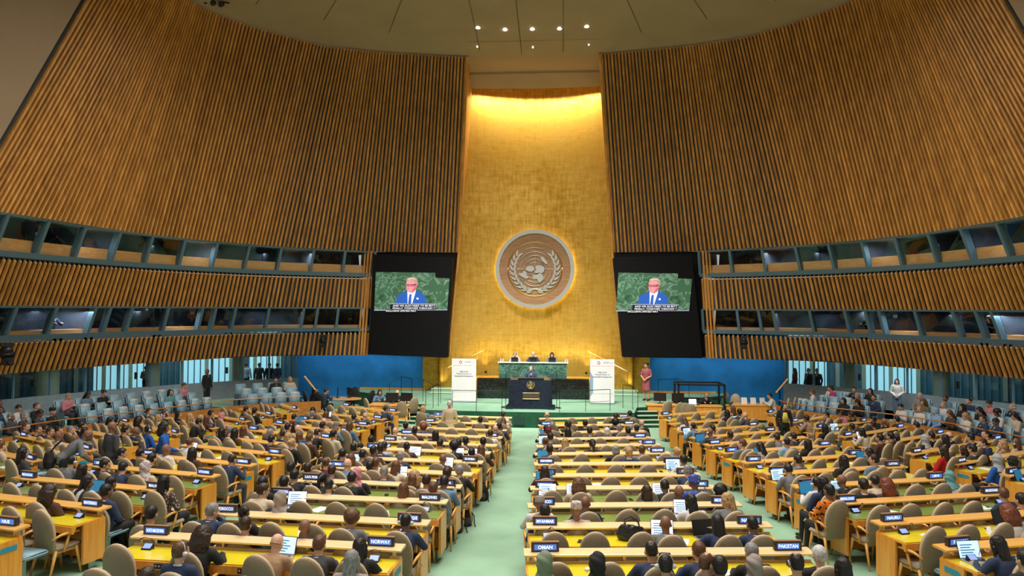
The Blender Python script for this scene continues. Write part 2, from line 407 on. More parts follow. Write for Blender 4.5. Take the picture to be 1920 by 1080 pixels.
def slat_band(name, R, side, zb, zt, d0, d1, pitch=.168, tips=False):
    bm = bmesh.new(); uv = bm.loops.layers.uv.new('UVMap')
    n = int((d1-d0)/pitch)
    rng = random.Random(int(zb*10)+side)
    for i in range(n):
        d = d0+(i+.5)*pitch; w = pitch*(.285 if zb > 7 else .25); tone = rng.random()*97
        def fr(z):
            c = R.at(d, z); o = R.nrm(d, z); t = (R.at(d+.05, z)-R.at(d-.05, z)).normalized()
            return c, o, t
        cb, ob, tb = fr(zb); ct, ot, tt = fr(zt)
        # tapered fin: narrow nose toward hall, wider heel at wall
        dp = .10 if zb > 7 else .065
        def sec(c, o, t, k): return [c+o*dp-t*w*1.05*k, c-t*w*.9*k, c-o*.025, c+t*w*.9*k, c+o*dp+t*w*1.05*k]
        A = [bm.verts.new(S(p, side)) for p in sec(cb, ob, tb, 1)]; B = [bm.verts.new(S(p, side)) for p in sec(ct, ot, tt, 1)]
        fs = [bm.faces.new((A[k], A[k+1], B[k+1], B[k])) for k in range(4)]+[bm.faces.new(A[::-1])]
        for f in fs: f.material_index = 0
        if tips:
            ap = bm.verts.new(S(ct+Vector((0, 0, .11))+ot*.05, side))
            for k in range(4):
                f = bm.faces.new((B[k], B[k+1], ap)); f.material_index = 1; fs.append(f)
        else: fs.append(bm.faces.new(B))
        for f in fs:
            for l in f.loops: l[uv].uv = (tone, l.vert.co.z)
        # pale rod on the backing in every gap
        if i % 2 == 0:
            q = d+pitch*.5
            for (z0_, z1_) in ((zb, zt),):
                a = R.at(q, z0_)+R.nrm(q, z0_)*.10; b = R.at(q, z1_)+R.nrm(q, z1_)*.10
                t = (R.at(q+.05, z0_)-R.at(q-.05, z0_)).normalized()*.006
                f = quad(bm, S(a-t, side), S(a+t, side), S(b+t, side), S(b-t, side), 3)
    # backing sheet
    m = 60
    for i in range(m):
        a = d0+(d1-d0)*i/m; b = d0+(d1-d0)*(i+1)/m
        P = [R.at(a, zb)+R.nrm(a, zb)*.14, R.at(b, zb)+R.nrm(b, zb)*.14, R.at(b, zt)+R.nrm(b, zt)*.14, R.at(a, zt)+R.nrm(a, zt)*.14]
        quad(bm, *[S(p, side) for p in P], mi=2)
    bmesh.ops.recalc_face_normals(bm, faces=bm.faces)
    return struct(name, bm, [M_slat, M_slat2, M_back, M_rod])
def ribbon(bm, R, side, zb, zt, d0, d1, ob, ot, n=60, mi=0):
    for i in range(n):
        a = d0+(d1-d0)*i/n; b = d0+(d1-d0)*(i+1)/n
        P = [R.at(a, zb)+R.nrm(a, zb)*ob, R.at(b, zb)+R.nrm(b, zb)*ob, R.at(b, zt)+R.nrm(b, zt)*ot, R.at(a, zt)+R.nrm(a, zt)*ot]
        quad(bm, *[S(p, side) for p in P], mi=mi)
def rail_ring(bm, R, side, z0, z1, d0, d1, o0, o1, n=60, mi=0):
    ribbon(bm, R, side, z0, z1, d0, d1, o0, o0, n, mi); ribbon(bm, R, side, z1, z1+1e-4, d0, d1, o0, o1, n, mi)
    ribbon(bm, R, side, z0, z0+1e-4, d0, d1, o0, o1, n, mi); ribbon(bm, R, side, z0, z1, d0, d1, o1, o1, n, mi)
wn = [0]
def booth_band(side, zb, zt, nm, low):
    R = LOR; L = R.len-.3
    sd = 'left' if side < 0 else 'right'
    bm = bmesh.new()
    rail_ring(bm, R, side, zb, zb+.17, 0, L, -.05, .3); rail_ring(bm, R, side, zt-.07, zt, 0, L, -.02, .3)
    # interior: back wall, ceiling, floor, writing ledge
    tr = struct('trim_%s_%s' % (sd, nm), bm, M_steel)
    bm = bmesh.new()
    ribbon(bm, R, side, zb, zt+.3, 0, L, 2.2, 2.2); ribbon(bm, R, side, zt-.06, zt-.05, 0, L, .25, 2.2); ribbon(bm, R, side, zb+.05, zb+.06, 0, L, .25, 2.2)
    # a raised wood ledge inside
    h = .46 if not low else .2
    ribbon(bm, R, side, zb+.10, zb+.10+h, 0, L, .14, .26, mi=1); ribbon(bm, R, side, zb+.10+h, zb+.11+h, 0, L, .26, .7, mi=1)
    # partitions between booths
    n = int(L/1.58); pts = []
    for i in range(n+1):
        d = .02+i*1.58
        pts.append(d)
        if i == 0 or i % (1 if not low else 2) == 0:
            a = R.at(d, zb); o = R.nrm(d, zb); b = R.at(d, zt)
            P = [a+o*.3, a+o*2.2, b+o*2.2, b+o*.3]
            quad(bm, *[S(p, side) for p in P], mi=0)
        # small pale wall fittings
        if i % 3 == 1:
            c = R.at(d+.7, zt-.35)+R.nrm(d+.7, zt)*2.15; t = (R.at(d+.8, zt)-R.at(d+.6, zt)).normalized()
            quad(bm, *[S(p, side) for p in (c-t*.1, c+t*.1, c+t*.1+Vector((0,0,.22)), c-t*.1+Vector((0,0,.22)))], mi=2)
    struct('wall_%s_%s_interior' % (sd, nm), bm, [M_booth, M_boothwood, M_cover])
    # windows: frame mullion + pane, each its own structure
    for i, d in enumerate(pts[:-1]):
        e = pts[i+1] if not (low and i % 3 == 1) else pts[i]+.95
        wn[0] += 1
        bm = bmesh.new()
        def mull(dd):
            c0 = R.at(dd, zb+.1); c1 = R.at(dd, zt-.02); t = (R.at(min(dd+.05, R.len), zb)-R.at(max(dd-.05, 0), zb)).normalized()*.06
            o = R.nrm(dd, zb); co = []
            for c in (c0, c1):
                for k in ((-1, -.04), (1, -.04), (1, .22), (-1, .22)): co.append(S(c+t*k[0]+o*k[1], side))
            vs = [bm.verts.new(p) for p in co]
            for f in ((0,1,2,3),(4,7,6,5),(0,4,5,1),(1,5,6,2),(2,6,7,3),(3,7,4,0)): bm.faces.new([vs[k] for k in f])
        mull(d)
        if low and i % 3 == 1: mull(e)
        bmesh.ops.recalc_face_normals(bm, faces=bm.faces)
        fr = struct('window_%d' % wn[0], bm, M_steel)
        bm = bmesh.new(); a = d+.05; b = (pts[i+1])-.05
        P = [R.at(a, zb+.15)+R.nrm(a, zb)*.06, R.at(b, zb+.15)+R.nrm(b, zb)*.06, R.at(b, zt-.06)+R.nrm(b, zt)*.06, R.at(a, zt-.06)+R.nrm(a, zt)*.06]
        quad(bm, *[S(p, side) for p in P])
        obj('pane', bm, M_glassd if low else M_glass, fr)
    return pts
for side, sd in ((-1, 'left'), (1, 'right')):
    slat_band('wall_%s_upper' % sd, UPR, side, Z1, Z_T, .02, UPR.len-.02)
    booth_band(side, Z2, Z1, 'upper_booths', False)
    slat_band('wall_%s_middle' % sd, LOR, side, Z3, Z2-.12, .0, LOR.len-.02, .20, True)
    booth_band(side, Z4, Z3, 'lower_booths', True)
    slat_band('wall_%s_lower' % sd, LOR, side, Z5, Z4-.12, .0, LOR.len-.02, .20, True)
    # end returns next to screens and gold opening
    bm = bmesh.new()
    a0, a1 = Vector((3.75, 35.2, Z1)), Vector((3.0, 32.4, Z_T))
    quad(bm, S(a0, side), S(a1, side), S((3.35, 37.3, Z_T+.3), side), S((4.25, 37.3, Z1), side), 0)
    quad(bm, S(a0, side), S((4.2, 35.45, Z5), side), S((4.6, 37.3, Z5), side), S((4.25, 37.3, Z1), side), 0)
    # thin edge board
    extr(bm, [S(p, side) for p in (a0+Vector((-.05, -.05, 0)), a0+Vector((.06, -.12, 0)), a1+Vector((.06, -.12, 0)), a1+Vector((-.05, -.05, 0)))], (0, .1, 0), 0)
    extr(bm, [S(p, side) for p in ((3.7, 35.12, Z1), (3.8, 35.12, Z1), (4.28, 35.35, Z5), (4.18, 35.35, Z5))], (0, .1, 0), 0)
    bmesh.ops.recalc_face_normals(bm, faces=bm.faces)
    struct('trim_%s_edge' % sd, bm, [M_slat])
    # slatted strip + dark void behind the screen
    bm = bmesh.new()
    for k in range(3):
        x = 7.86+.15*k
        extr(bm, [S(p, side) for p in ((x, 34.25, Z1-.0), (x+.08, 34.25, Z1), (x+.42, 34.35, Z5), (x+.34, 34.35, Z5))], (0, .12, 0), 0)
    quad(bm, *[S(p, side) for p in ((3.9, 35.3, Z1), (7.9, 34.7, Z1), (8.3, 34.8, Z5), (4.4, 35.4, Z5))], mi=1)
    struct('trim_%s_screen_bay' % sd, bm, [M_slat, M_blackm])
    # plaster beyond the slats
    bm = bmesh.new()
    rows = []
    for z in (Z1, 12., Z_T):
        p = UPR.at(UPR.len, z); rows.append([p+Vector((.0, -.02, 0)), p+Vector((1.2, -3., 0)), p+Vector((1.6, -9, 0)), p+Vector((1.6, -22, 0))])
    for i in range(2):
        for k in range(3): quad(bm, *[S(p, side) for p in (rows[i][k], rows[i][k+1], rows[i+1][k+1], rows[i+1][k])])
    struct('wall_%s_plaster' % sd, bm, M_plast)
# ceiling
bm = bmesh.new()
rim = [UPR.at(UPR.len*i/24., Z_T) for i in range(25)]
pl = [S(p, -1) for p in rim][::-1]+[S(p, 1) for p in rim]+[Vector((14.5, 10, Z_T)), Vector((14.5, -6, Z_T)), Vector((-14.5, -6, Z_T)), Vector((-14.5, 10, Z_T))]
cc = Vector((0, 17, Z_T)); prev = None
K = 10
for k in range(K+1):
    f = 1-k/float(K+1)
    ring = [bm.verts.new((cc.x+(p.x-cc.x)*f*(1.03 if k == 0 else 1), cc.y+(p.y-cc.y)*f*(1.02 if k == 0 else 1), Z_T+.02+1.5*(1-f*f))) for p in pl]
    if prev:
        for i in range(len(pl)): bm.faces.new((prev[i], prev[(i+1) % len(pl)], ring[(i+1) % len(pl)], ring[i]))
    prev = ring
bm.faces.new(prev)
def czz(x, y):
    best = 0
    v = Vector((x-cc.x, y-cc.y)); a = atan2(v.y, v.x)
    for i in range(len(pl)):
        p = pl[i]-cc; q = pl[(i+1) % len(pl)]-cc
        d = (p.x*q.y-p.y*q.x)
        if abs(d) < 1e-6: continue
        s = (v.x*q.y-v.y*q.x)/d; t = (p.x*v.y-p.y*v.x)/d
        if s >= 0 and t >= 0: best = s+t
    return Z_T+.02+1.5*(1-best*best)
# the recess ceiling over the gold wall with a dropped lip
quad(bm, (-3.3, 31.2, Z_T+.24), (3.3, 31.2, Z_T+.24), (3.8, 34.6, Z_T+.02), (-3.8, 34.6, Z_T+.02))
quad(bm, (-3.9, 34.6, Z_T+.02), (3.9, 34.6, Z_T+.02), (3.9, 34.62, Z_T-.08), (-3.9, 34.62, Z_T-.08))
for i in range(8):
    a = -4.+i; b = a+1
    ya = 35.4-.02*a*a; yb = 35.4-.02*b*b
    quad(bm, (a, 34.6, Z_T-.08), (b, 34.6, Z_T-.08), (b, yb, Z_T-.58), (a, ya, Z_T-.58))
    quad(bm, (a, ya, Z_T-.58), (b, yb, Z_T-.58), (b, yb+.02, Z_T+.4), (a, ya+.02, Z_T+.4))
quad(bm, (-4.2, 35.2, Z_T+.4), (4.2, 35.2, Z_T+.4), (4.2, 38, Z_T+.4), (-4.2, 38, Z_T+.4))
struct('ceiling', bm, M_clay)
# ceiling seams
bm = bmesh.new()
def seam(pts, wd=.012):
    for a, b in zip(pts[:-1], pts[1:]):
        a = Vector(a); b = Vector(b); d = (b-a); n = Vector((-d.y, d.x, 0)).normalized()*wd
        za, zb_ = czz(a.x, a.y)-.02, czz(b.x, b.y)-.02
        quad(bm, (a.x-n.x, a.y-n.y, za), (a.x+n.x, a.y+n.y, za), (b.x+n.x, b.y+n.y, zb_), (b.x-n.x, b.y-n.y, zb_))
for k in range(-6, 7):
    a = radians(90+k*11+3)
    R1_, R2_ = 9.8, (15.3 if abs(k) < 2 else 14.4)
    seam([(cos(a)*R1_*1.0, 17+sin(a)*(R1_+(R2_-R1_)*i/6.), 0) if abs(k) < 2 else (cos(a)*(R1_+(R2_-R1_)*i/6.), 17+sin(a)*(R1_+(R2_-R1_)*i/6.), 0) for i in range(7)])
seam([(cos(radians(a))*11.2, 16.2+sin(radians(a))*11.2, 0) for a in range(20, 161, 5)])
tr = struct('trim_1', bm, M_seam)
# ceiling lights
for px, py, big in ((896, 68, 1), (947, 70, 1), (998, 69, 1), (1049, 68, 1), (1100, 65, 1), (895, 92, 0), (999, 92, 0), (1104, 88, 0), (873, 8, 0), (997, 11, 0), (1120, 4, 0)):
    p = PZ(px, py, Z_T+.06 if big or py > 50 else Z_T+.3)
    zz = (Z_T+.10 if p.y > 31.8 else czz(p.x, p.y))-.012
    nm = 'ceiling_spotlight'
    wh = {896: 'leftmost', 947: 'second from left', 998: 'middle', 1049: 'fourth from left', 1100: 'rightmost'}.get(px)
    lab = ('round glowing ceiling spotlight, %s of the row of five above the gold wall' % wh) if big else 'tiny pinhole ceiling light, %s, %s' % ('left' if px < 950 else ('centre' if px < 1050 else 'right'), 'between the five spots and the gold wall' if py > 50 else 'at the top edge above the five spots')
    t = thing(nm, lab, 'ceiling light', (p.x, p.y, zz), 0, 'spotlights in the ceiling')
    r = .085 if big else .022
    b = bmesh.new(); bmesh.ops.create_cone(b, cap_ends=True, segments=20, radius1=r, radius2=r, depth=.02); obj('lamp_lens', b, M_lamp, t, (0, 0, -.012))
    b = bmesh.new(); tube(b, [(cos(2*pi*i/20)*(r+.01), sin(2*pi*i/20)*(r+.01), 0) for i in range(20)], .012, 6, closed=True); obj('trim_ring', b, M_lampr, t)
# floor
bm = bmesh.new()
ys = [-4, 0, 4, 8, 12, 16, 20, 23.5, 27, 40]
for a, b in zip(ys[:-1], ys[1:]): quad(bm, (-30, a, zf(a)), (30, a, zf(a)), (30, b, zf(b)), (-30, b, zf(b)))
struct('floor', bm, M_carpet)
# gold wall (concave sheet)
bm = bmesh.new(); G = []
for i in range(25):
    x = -5.6+11.2*i/24.; G.append((x, 37.25-.052*x*x))
for i in range(24):
    (xa, ya), (xb, yb) = G[i], G[i+1]
    quad(bm, (xa, ya, .5), (xb, yb, .5), (xb, yb, Z_T+.4), (xa, ya, Z_T+.4))
def goldy(x): return 37.25-.052*x*x
struct('wall_front_gold', bm, M_gold, smooth=True)
# gold fins/returns each side of the dais, at floor level
for side in (-1, 1):
    bm = bmesh.new()
    extr(bm, [S(p, side) for p in ((4.75, 35.85, .6), (4.80, 35.85, .6), (4.80, 35.85, Z5+.8), (4.75, 35.85, Z5+.8))], (0, .5, 0))
    struct('trim_%d' % (3+side), bm, M_gold)
# blue walls under the screens
for side, sd in ((-1, 'left'), (1, 'right')):
    bm = bmesh.new()
    quad(bm, *[S(p, side) for p in ((5.5, 35.7, 0), (12.25, 35.9, 0), (12.25, 35.9, Z5+1.2), (5.5, 35.7, Z5+1.2))])
    extr(bm, [S(p, side) for p in ((5.5, 35.62, .6), (8.8, 35.72, .6), (8.8, 35.72, .72), (5.5, 35.62, .72))], (0, .1, 0), 1)
    struct('wall_front_blue_%s' % sd, bm, [M_blue, M_chwood])
    # soffit
    bm = bmesh.new()
    outer = [(4.3, 37), (12.5, 36.4), (17.5, 33.5), (20.5, 28.5), (22, 24), (23, 18), (23, 10)]
    n = 12
    for i in range(n):
        a = LOR.at(LOR.len*i/n, Z5+.02); b = LOR.at(LOR.len*(i+1)/n, Z5+.02)
        ca = catmull(outer, 6.*i/n); cb = catmull(outer, 6.*(i+1)/n)
        quad(bm, S((a.x, a.y, Z5+.05), side), S((b.x, b.y, Z5+.05), side), S((cb[0], cb[1], Z5+.35), side), S((ca[0], ca[1], Z5+.35), side))
    struct('ceiling_%s_gallery' % sd, bm, M_booth)
# ---------------- lobby glass wall, parapet, lobby beyond
GL = [(11.95, 35.6), (15.2, 32.9), (18.4, 28.7), (20.4, 24.2), (21.4, 18.5), (21.6, 12)]
class Poly:
    def __init__(s, P, n=120):
        s.p = [Vector((*catmull(P, (len(P)-1)*i/n), 0)) for i in range(n+1)]; s.L = [0.]
        for a, b in zip(s.p[:-1], s.p[1:]): s.L.append(s.L[-1]+(b-a).length)
        s.len = s.L[-1]
    def at(s, d):
        d = min(max(d, 0), s.len); i = 0
        while i < len(s.L)-2 and s.L[i+1] < d: i += 1
        f = (d-s.L[i])/max(1e-9, s.L[i+1]-s.L[i]); return s.p[i].lerp(s.p[i+1], f)
    def tan(s, d): return (s.at(d+.1)-s.at(d-.1)).normalized()
GLP = Poly(GL)
ZPAR = 1.17
for side, sd in ((-1, 'left'), (1, 'right')):
    bm = bmesh.new(); n = 40
    for i in range(n):
        a = GLP.at(GLP.len*i/n); b = GLP.at(GLP.len*(i+1)/n)
        ta = Vector((-GLP.tan(GLP.len*i/n).y, GLP.tan(GLP.len*i/n).x, 0))*.12
        for (z0, z1) in ((0, ZPAR+zf(a.y)*.0),):
            quad(bm, S((a.x, a.y, z0), side), S((b.x, b.y, z0), side), S((b.x, b.y, z1), side), S((a.x, a.y, z1), side))
        quad(bm, S((a.x, a.y, ZPAR), side), S((b.x, b.y, ZPAR), side), S((b.x+.1, b.y+.1, ZPAR), side), S((a.x+.1, a.y+.1, ZPAR), side))
    struct('wall_%s_parapet' % sd, bm, M_conc)
    # glass bays
    d = .1; k = 0
    while d < GLP.len-1.4:
        e = d+1.35; wn[0] += 1; k += 1
        a = GLP.at(d); b = GLP.at(e-.04)
        bm = bmesh.new(); box(bm, -.035, .035, -.04, .04, ZPAR, 3.0)
        fr = struct('window_%d' % wn[0], bm, M_steel); fr.location = S((a.x, a.y, 0), side)
        bm = bmesh.new(); c = S(b-a, side)
        quad(bm, (0, 0, ZPAR), (c.x, c.y, ZPAR), (c.x, c.y, 3.0), (0, 0, 3.0)); obj('pane', bm, M_glass, fr)
        if k % 3 == 0:
            bm = bmesh.new(); box(bm, -.06, .06, -.02, .02, 1.55, 1.85, M=Matrix.Translation((c.x*.5, c.y*.5, 0))); obj('door_plate', bm, M_black, fr)
        d = e
    # lobby back wall with daylight openings, columns, floor
    bm = bmesh.new()
    LB = Poly([(12.1, 40.5), (18., 38.8), (23., 33.5), (26., 27.), (27.5, 18), (27.5, 10)])
    n = 44
    for i in range(n):
        a = LB.at(LB.len*i/n); b = LB.at(LB.len*(i+1)/n)
        lit = (side < 0 and (i < 9 and i not in (2, 5)) or (side < 0 and i in (11, 12, 13))) or (side > 0 and (i in (0, 1, 2, 3, 6, 7, 8)))
        quad(bm, S((a.x, a.y, 0), side), S((b.x, b.y, 0), side), S((b.x, b.y, .5), side), S((a.x, a.y, .5), side), 0)
        quad(bm, S((a.x, a.y, .5), side), S((b.x, b.y, .5), side), S((b.x, b.y, 4), side), S((a.x, a.y, 4), side), 1 if lit else 0)
    for i in range(0, 120):
        d_ = LB.len*(i+.5)/120.; a = LB.at(d_); t_ = LB.tan(d_)*(.03 if i % 4 else .10); q_ = Vector((0, -.08, 0))
        quad(bm, S((a.x-t_.x, a.y-t_.y-.1, .5), side), S((a.x+t_.x, a.y+t_.y-.1, .5), side), S((a.x+t_.x, a.y+t_.y-.1, 4), side), S((a.x-t_.x, a.y-t_.y-.1, 4), side), 2 if i % 4 else 3)
    struct('wall_%s_lobby' % sd, bm, [M_lobw, M_lobl, M_steel, M_col])
    quads = bmesh.new(); quad(quads, *[S(p, side) for p in ((11, 10, .06), (30, 10, .06), (30, 42, .06), (11, 42, .06))])
    # only outside the glass: build as strip
    quads.free(); bm = bmesh.new()
    for i in range(20):
        a = GLP.at(GLP.len*i/20.); b = GLP.at(GLP.len*(i+1)/20.); c = LB.at(LB.len*(i+1)/20.); d_ = LB.at(LB.len*i/20.)
        quad(bm, *[S((p.x, p.y, .05), side) for p in (a, b, c, d_)]); quad(bm, *[S((p.x, p.y, 3.3), side) for p in (a, b, c, d_)], mi=1)
    struct('floor_%s_lobby' % sd, bm, [M_lobf, M_booth])
    for q, (dd, off, r) in enumerate(((2.6, 1.2, .28), (6.4, 1.0, .3), (10.6, .9, .45), (14.6, 1.0, .42))):
        p = GLP.at(dd); t = GLP.tan(dd); o = Vector((-t.y, t.x, 0)); o = o if o.x > 0 or o.y > 0 else -o
        c = p+o*off
        bm = bmesh.new(); bmesh.ops.create_cone(bm, cap_ends=True, segments=24, radius1=r, radius2=r, depth=3, matrix=Matrix.Translation((0, 0, 2.0)))
        co = obj('lobby_column', bm, M_col, None, S((c.x, c.y, 0), side), smooth=False)
        tag(co, 'pale stone column in the %s lobby behind the glass, %s from the blue wall' % (sd, ['first', 'second', 'third', 'fourth'][q]), 'column', group='lobby columns')
l = area('lobby_light', (-17, 36.5, 3.2), (0, 0, 0), 7, 2, 130, (.6, .9, 1.)); l.rotation_euler = (0, 0, radians(35))
l = area('lobby_light', (17, 36.5, 3.2), (0, 0, 0), 7, 2, 110, (.6, .9, 1.)); l.rotation_euler = (0, 0, radians(-35))
# booth lights (dim)
for side in (-1, 1):
    for (d, z, pw) in ((4, Z3-.2, 22), (9, Z3-.2, 44), (13, Z3-.2, 44), (4, Z1-.2, 34), (9, Z1-.2, 44), (14, Z1-.2, 44)):
        p = LOR.at(d, z)+LOR.nrm(d, z)*1.2
        area('booth_lamp', S(p, side), (0, 0, 0), 2.5, .3, pw, (.75, .85, 1.))
# ============================================================ STAGE
SZ = .62
# stage platform: front edge arc through measured pixels of its foot
def arc_y(x): return 29.05-.012*(x*x) if abs(x) < 3 else 29.05-.108-.06*(abs(x)-3)
bm = bmesh.new()
xs = [-9.6+19.2*i/32. for i in range(33)]
def sy(x): return 28.55+.010*x*x*1.2
EDGE = [(x, sy(x)) for x in xs if abs(x) < 4.3]
top = [bm.verts.new((x, y, SZ)) for x, y in EDGE]; bot = [bm.verts.new((x, y, 0)) for x, y in EDGE]
bk = [bm.verts.new((x, 38., SZ)) for x, y in EDGE]
for i in range(len(EDGE)-1):
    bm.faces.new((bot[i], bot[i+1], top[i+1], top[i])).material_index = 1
    bm.faces.new((top[i], top[i+1], bk[i+1], bk[i])).material_index = 0
for sgn in (-1, 1):
    x0 = EDGE[0][0] if sgn < 0 else EDGE[-1][0]
    y0 = EDGE[0][1]
    B_ = [(x0, y0), (sgn*4.45, 30.35), (sgn*5.45, 30.75), (sgn*6.6, 33.2), (sgn*9.2, 35.1), (sgn*9.2, 38), (x0, 38)]
    poly(bm, [(a_, b_, SZ) for a_, b_ in B_], 0)
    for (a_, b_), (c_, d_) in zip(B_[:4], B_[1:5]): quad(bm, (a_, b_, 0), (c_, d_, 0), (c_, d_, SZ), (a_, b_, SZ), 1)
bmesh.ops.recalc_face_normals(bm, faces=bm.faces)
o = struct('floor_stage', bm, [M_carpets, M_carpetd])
# dark grille panels in the riser facing the centre aisle
for x0, x1 in ((-.55, -.12), (.35, .7)):
    bm = bmesh.new(); box(bm, x0, x1, 28.5, 28.53, .12, .42); struct('trim_%d' % (10+int(x0*10)), bm, mat('dark_green_grille', (.012, .045, .03), .7))
# steps on both corners: five treads fanning down from the stage
for side, sd in ((-1, 'left'), (1, 'right')):
    t = thing('stage_steps', 'green carpeted steps with pale nosings climbing to the %s end of the stage' % sd, 'steps', (side*4.4, 30.4, 0), 0, 'stage corner steps')
    for k in range(4):
        bm = bmesh.new(); z = SZ-(k+1)*SZ/5.; w = .36*(k+1)
        pts = [(side*(-.25), .05), (side*(-.25), -w), (side*(.35), -w+.02), (side*(1.25+.0*k), .9-w*.6), (side*(3.1), 4.1-w)]
        pts = [(side*(-.02), .05), (side*(-.02), -w), (side*(.85+.07*k), -w+.15), (side*(1.05+.04*k), .35)]
        extr(bm, [(a, b, 0) for a, b in (pts if side > 0 else pts[::-1])], (0, 0, z), 0)
        bmesh.ops.recalc_face_normals(bm, faces=bm.faces)
        st = obj('step', bm, M_carpetd, t)
        bm = bmesh.new()
        box(bm, min(side*0, side*(.88+.07*k)), max(side*0, side*(.88+.07*k)), -.03, .07, -.02, .02, M=Matrix.Translation((0, -w, z)) @ Matrix.Rotation(side*.17, 4, 'Z'))
        obj('nosing', bm, M_nosing, st)
    # upper small steps by the gold wall on each side
for side, sd in ((-1, 'left'), (1, 'right')):
    t = thing('wing_steps', 'two low green carpeted steps beside the gold wall on the %s of the stage' % sd, 'steps', (side*4.15, 34.0, SZ), 0, 'steps behind the banners')
    for k in range(2):
        bm = bmesh.new(); box(bm, -.7, .7, -.4+.35*k, .6, 0, .14*(k+1)); s_ = obj('step', bm, M_carpet, t)
        bm = bmesh.new(); box(bm, -.7, .7, -.42+.35*k, -.36+.35*k, .14*(k+1)-.03, .14*(k+1)+.01); obj('nosing', bm, M_nosing, s_)
# ------------------------------------------------ marble dais
t = thing('speakers_dais', 'raised presiding desk faced in green marble above a low black marble wall', 'dais', (0, 33.0, SZ))
a = PY(876, 680, 33.); b = PY(1312, 680, 33.)
xa = PY(640+236/3.43*0+680-640+876/3.4286, 680, 33.).x
xL, xR = PY(680+876/3.4286, 680, 33.).x, PY(680+1312/3.4286, 680, 33.).x
zt = PY(1000, 640+135/3.4286, 33.).z; zb = PY(1000, 640+297/3.4286, 33.).z
bL, bR = PY(680+735/3.4286, 720, 32.7).x, PY(680+1455/3.4286, 720, 32.7).x
bz = PY(1000, 640+240/3.4286, 32.7).z
bm = bmesh.new(); box(bm, xL, xR, 0, .32, zb-SZ, zt-SZ-.05, bev=.01); obj('marble_front', bm, M_gmarb, t)
bm = bmesh.new(); box(bm, xL-.06, xR+.08, -.05, .38, zt-SZ-.045, zt-SZ, bev=.01); obj('desk_top', bm, mat('pale_marble_top', (.62, .66, .6), .3), t)
bm = bmesh.new(); box(bm, bL, bR, -.3, .1, 0, bz-SZ, bev=.01); obj('black_marble_wall', bm, M_bmarb, t)
bm = bmesh.new(); box(bm, bL-.3, bR+.3, .1, 2.2, 0, bz-SZ-.12); obj('platform', bm, M_gold, t)
bm = bmesh.new(); box(bm, xL+.2, xR-.2, -.0, 2.6, 0, zt-SZ-.75); obj('upper_floor', bm, M_carpet, t)
for xx in (xL+.75, xR-.75):
    bm = bmesh.new(); box(bm, xx-.17, xx+.17, -.012, .0, zb-SZ+.42, zb-SZ+.45); box(bm, xx-.17, xx+.17, -.012, .0, zb-SZ+.52, zb-SZ+.55); box(bm, xx-.17, xx+.17, -.012, 0, zb-SZ+.6, zb-SZ+.63); obj('slot_grille', bm, M_booth, t)
DAIS_Z = zt
# warm uplights at the foot of the gold wall (fittings, with their light)
for i, x in enumerate((-4.6, -3.5, -2.55, 2.55, 3.5, 4.6)):
    y = goldy(x)-.3; z0 = SZ if abs(x) > 3 else bz-.12
    tt = thing('uplight', 'small floor uplight at the foot of the gold wall, %s' % ['far left', 'second from left', 'left of the dais', 'right of the dais', 'second from right', 'far right'][i], 'uplight', (x, y, z0), 0, 'uplights along the gold wall')
    bm = bmesh.new(); bmesh.ops.create_cone(bm, cap_ends=True, segments=16, radius1=.05, radius2=.07, depth=.1, matrix=Matrix.Translation((0, 0, .05))); obj('housing', bm, M_black, tt)
    l = bpy.data.lights.new('uplight_lamp', 'SPOT'); l.energy = 60 if abs(x) > 3 else 34; l.color = (1, .84, .38); l.spot_size = radians(75); l.spot_blend = .8; l.shadow_soft_size = .05
    lo = bpy.data.objects.new('uplight_lamp', l); COL.objects.link(lo); lo.location = (x, y, z0+.14); lo.rotation_euler = (radians(180-14), 0, 0)
area('dais_backlight', (0, 35.6, 2.2), (radians(180-35), 0, 0), 6., .25, 30, (1, .86, .35), 130)
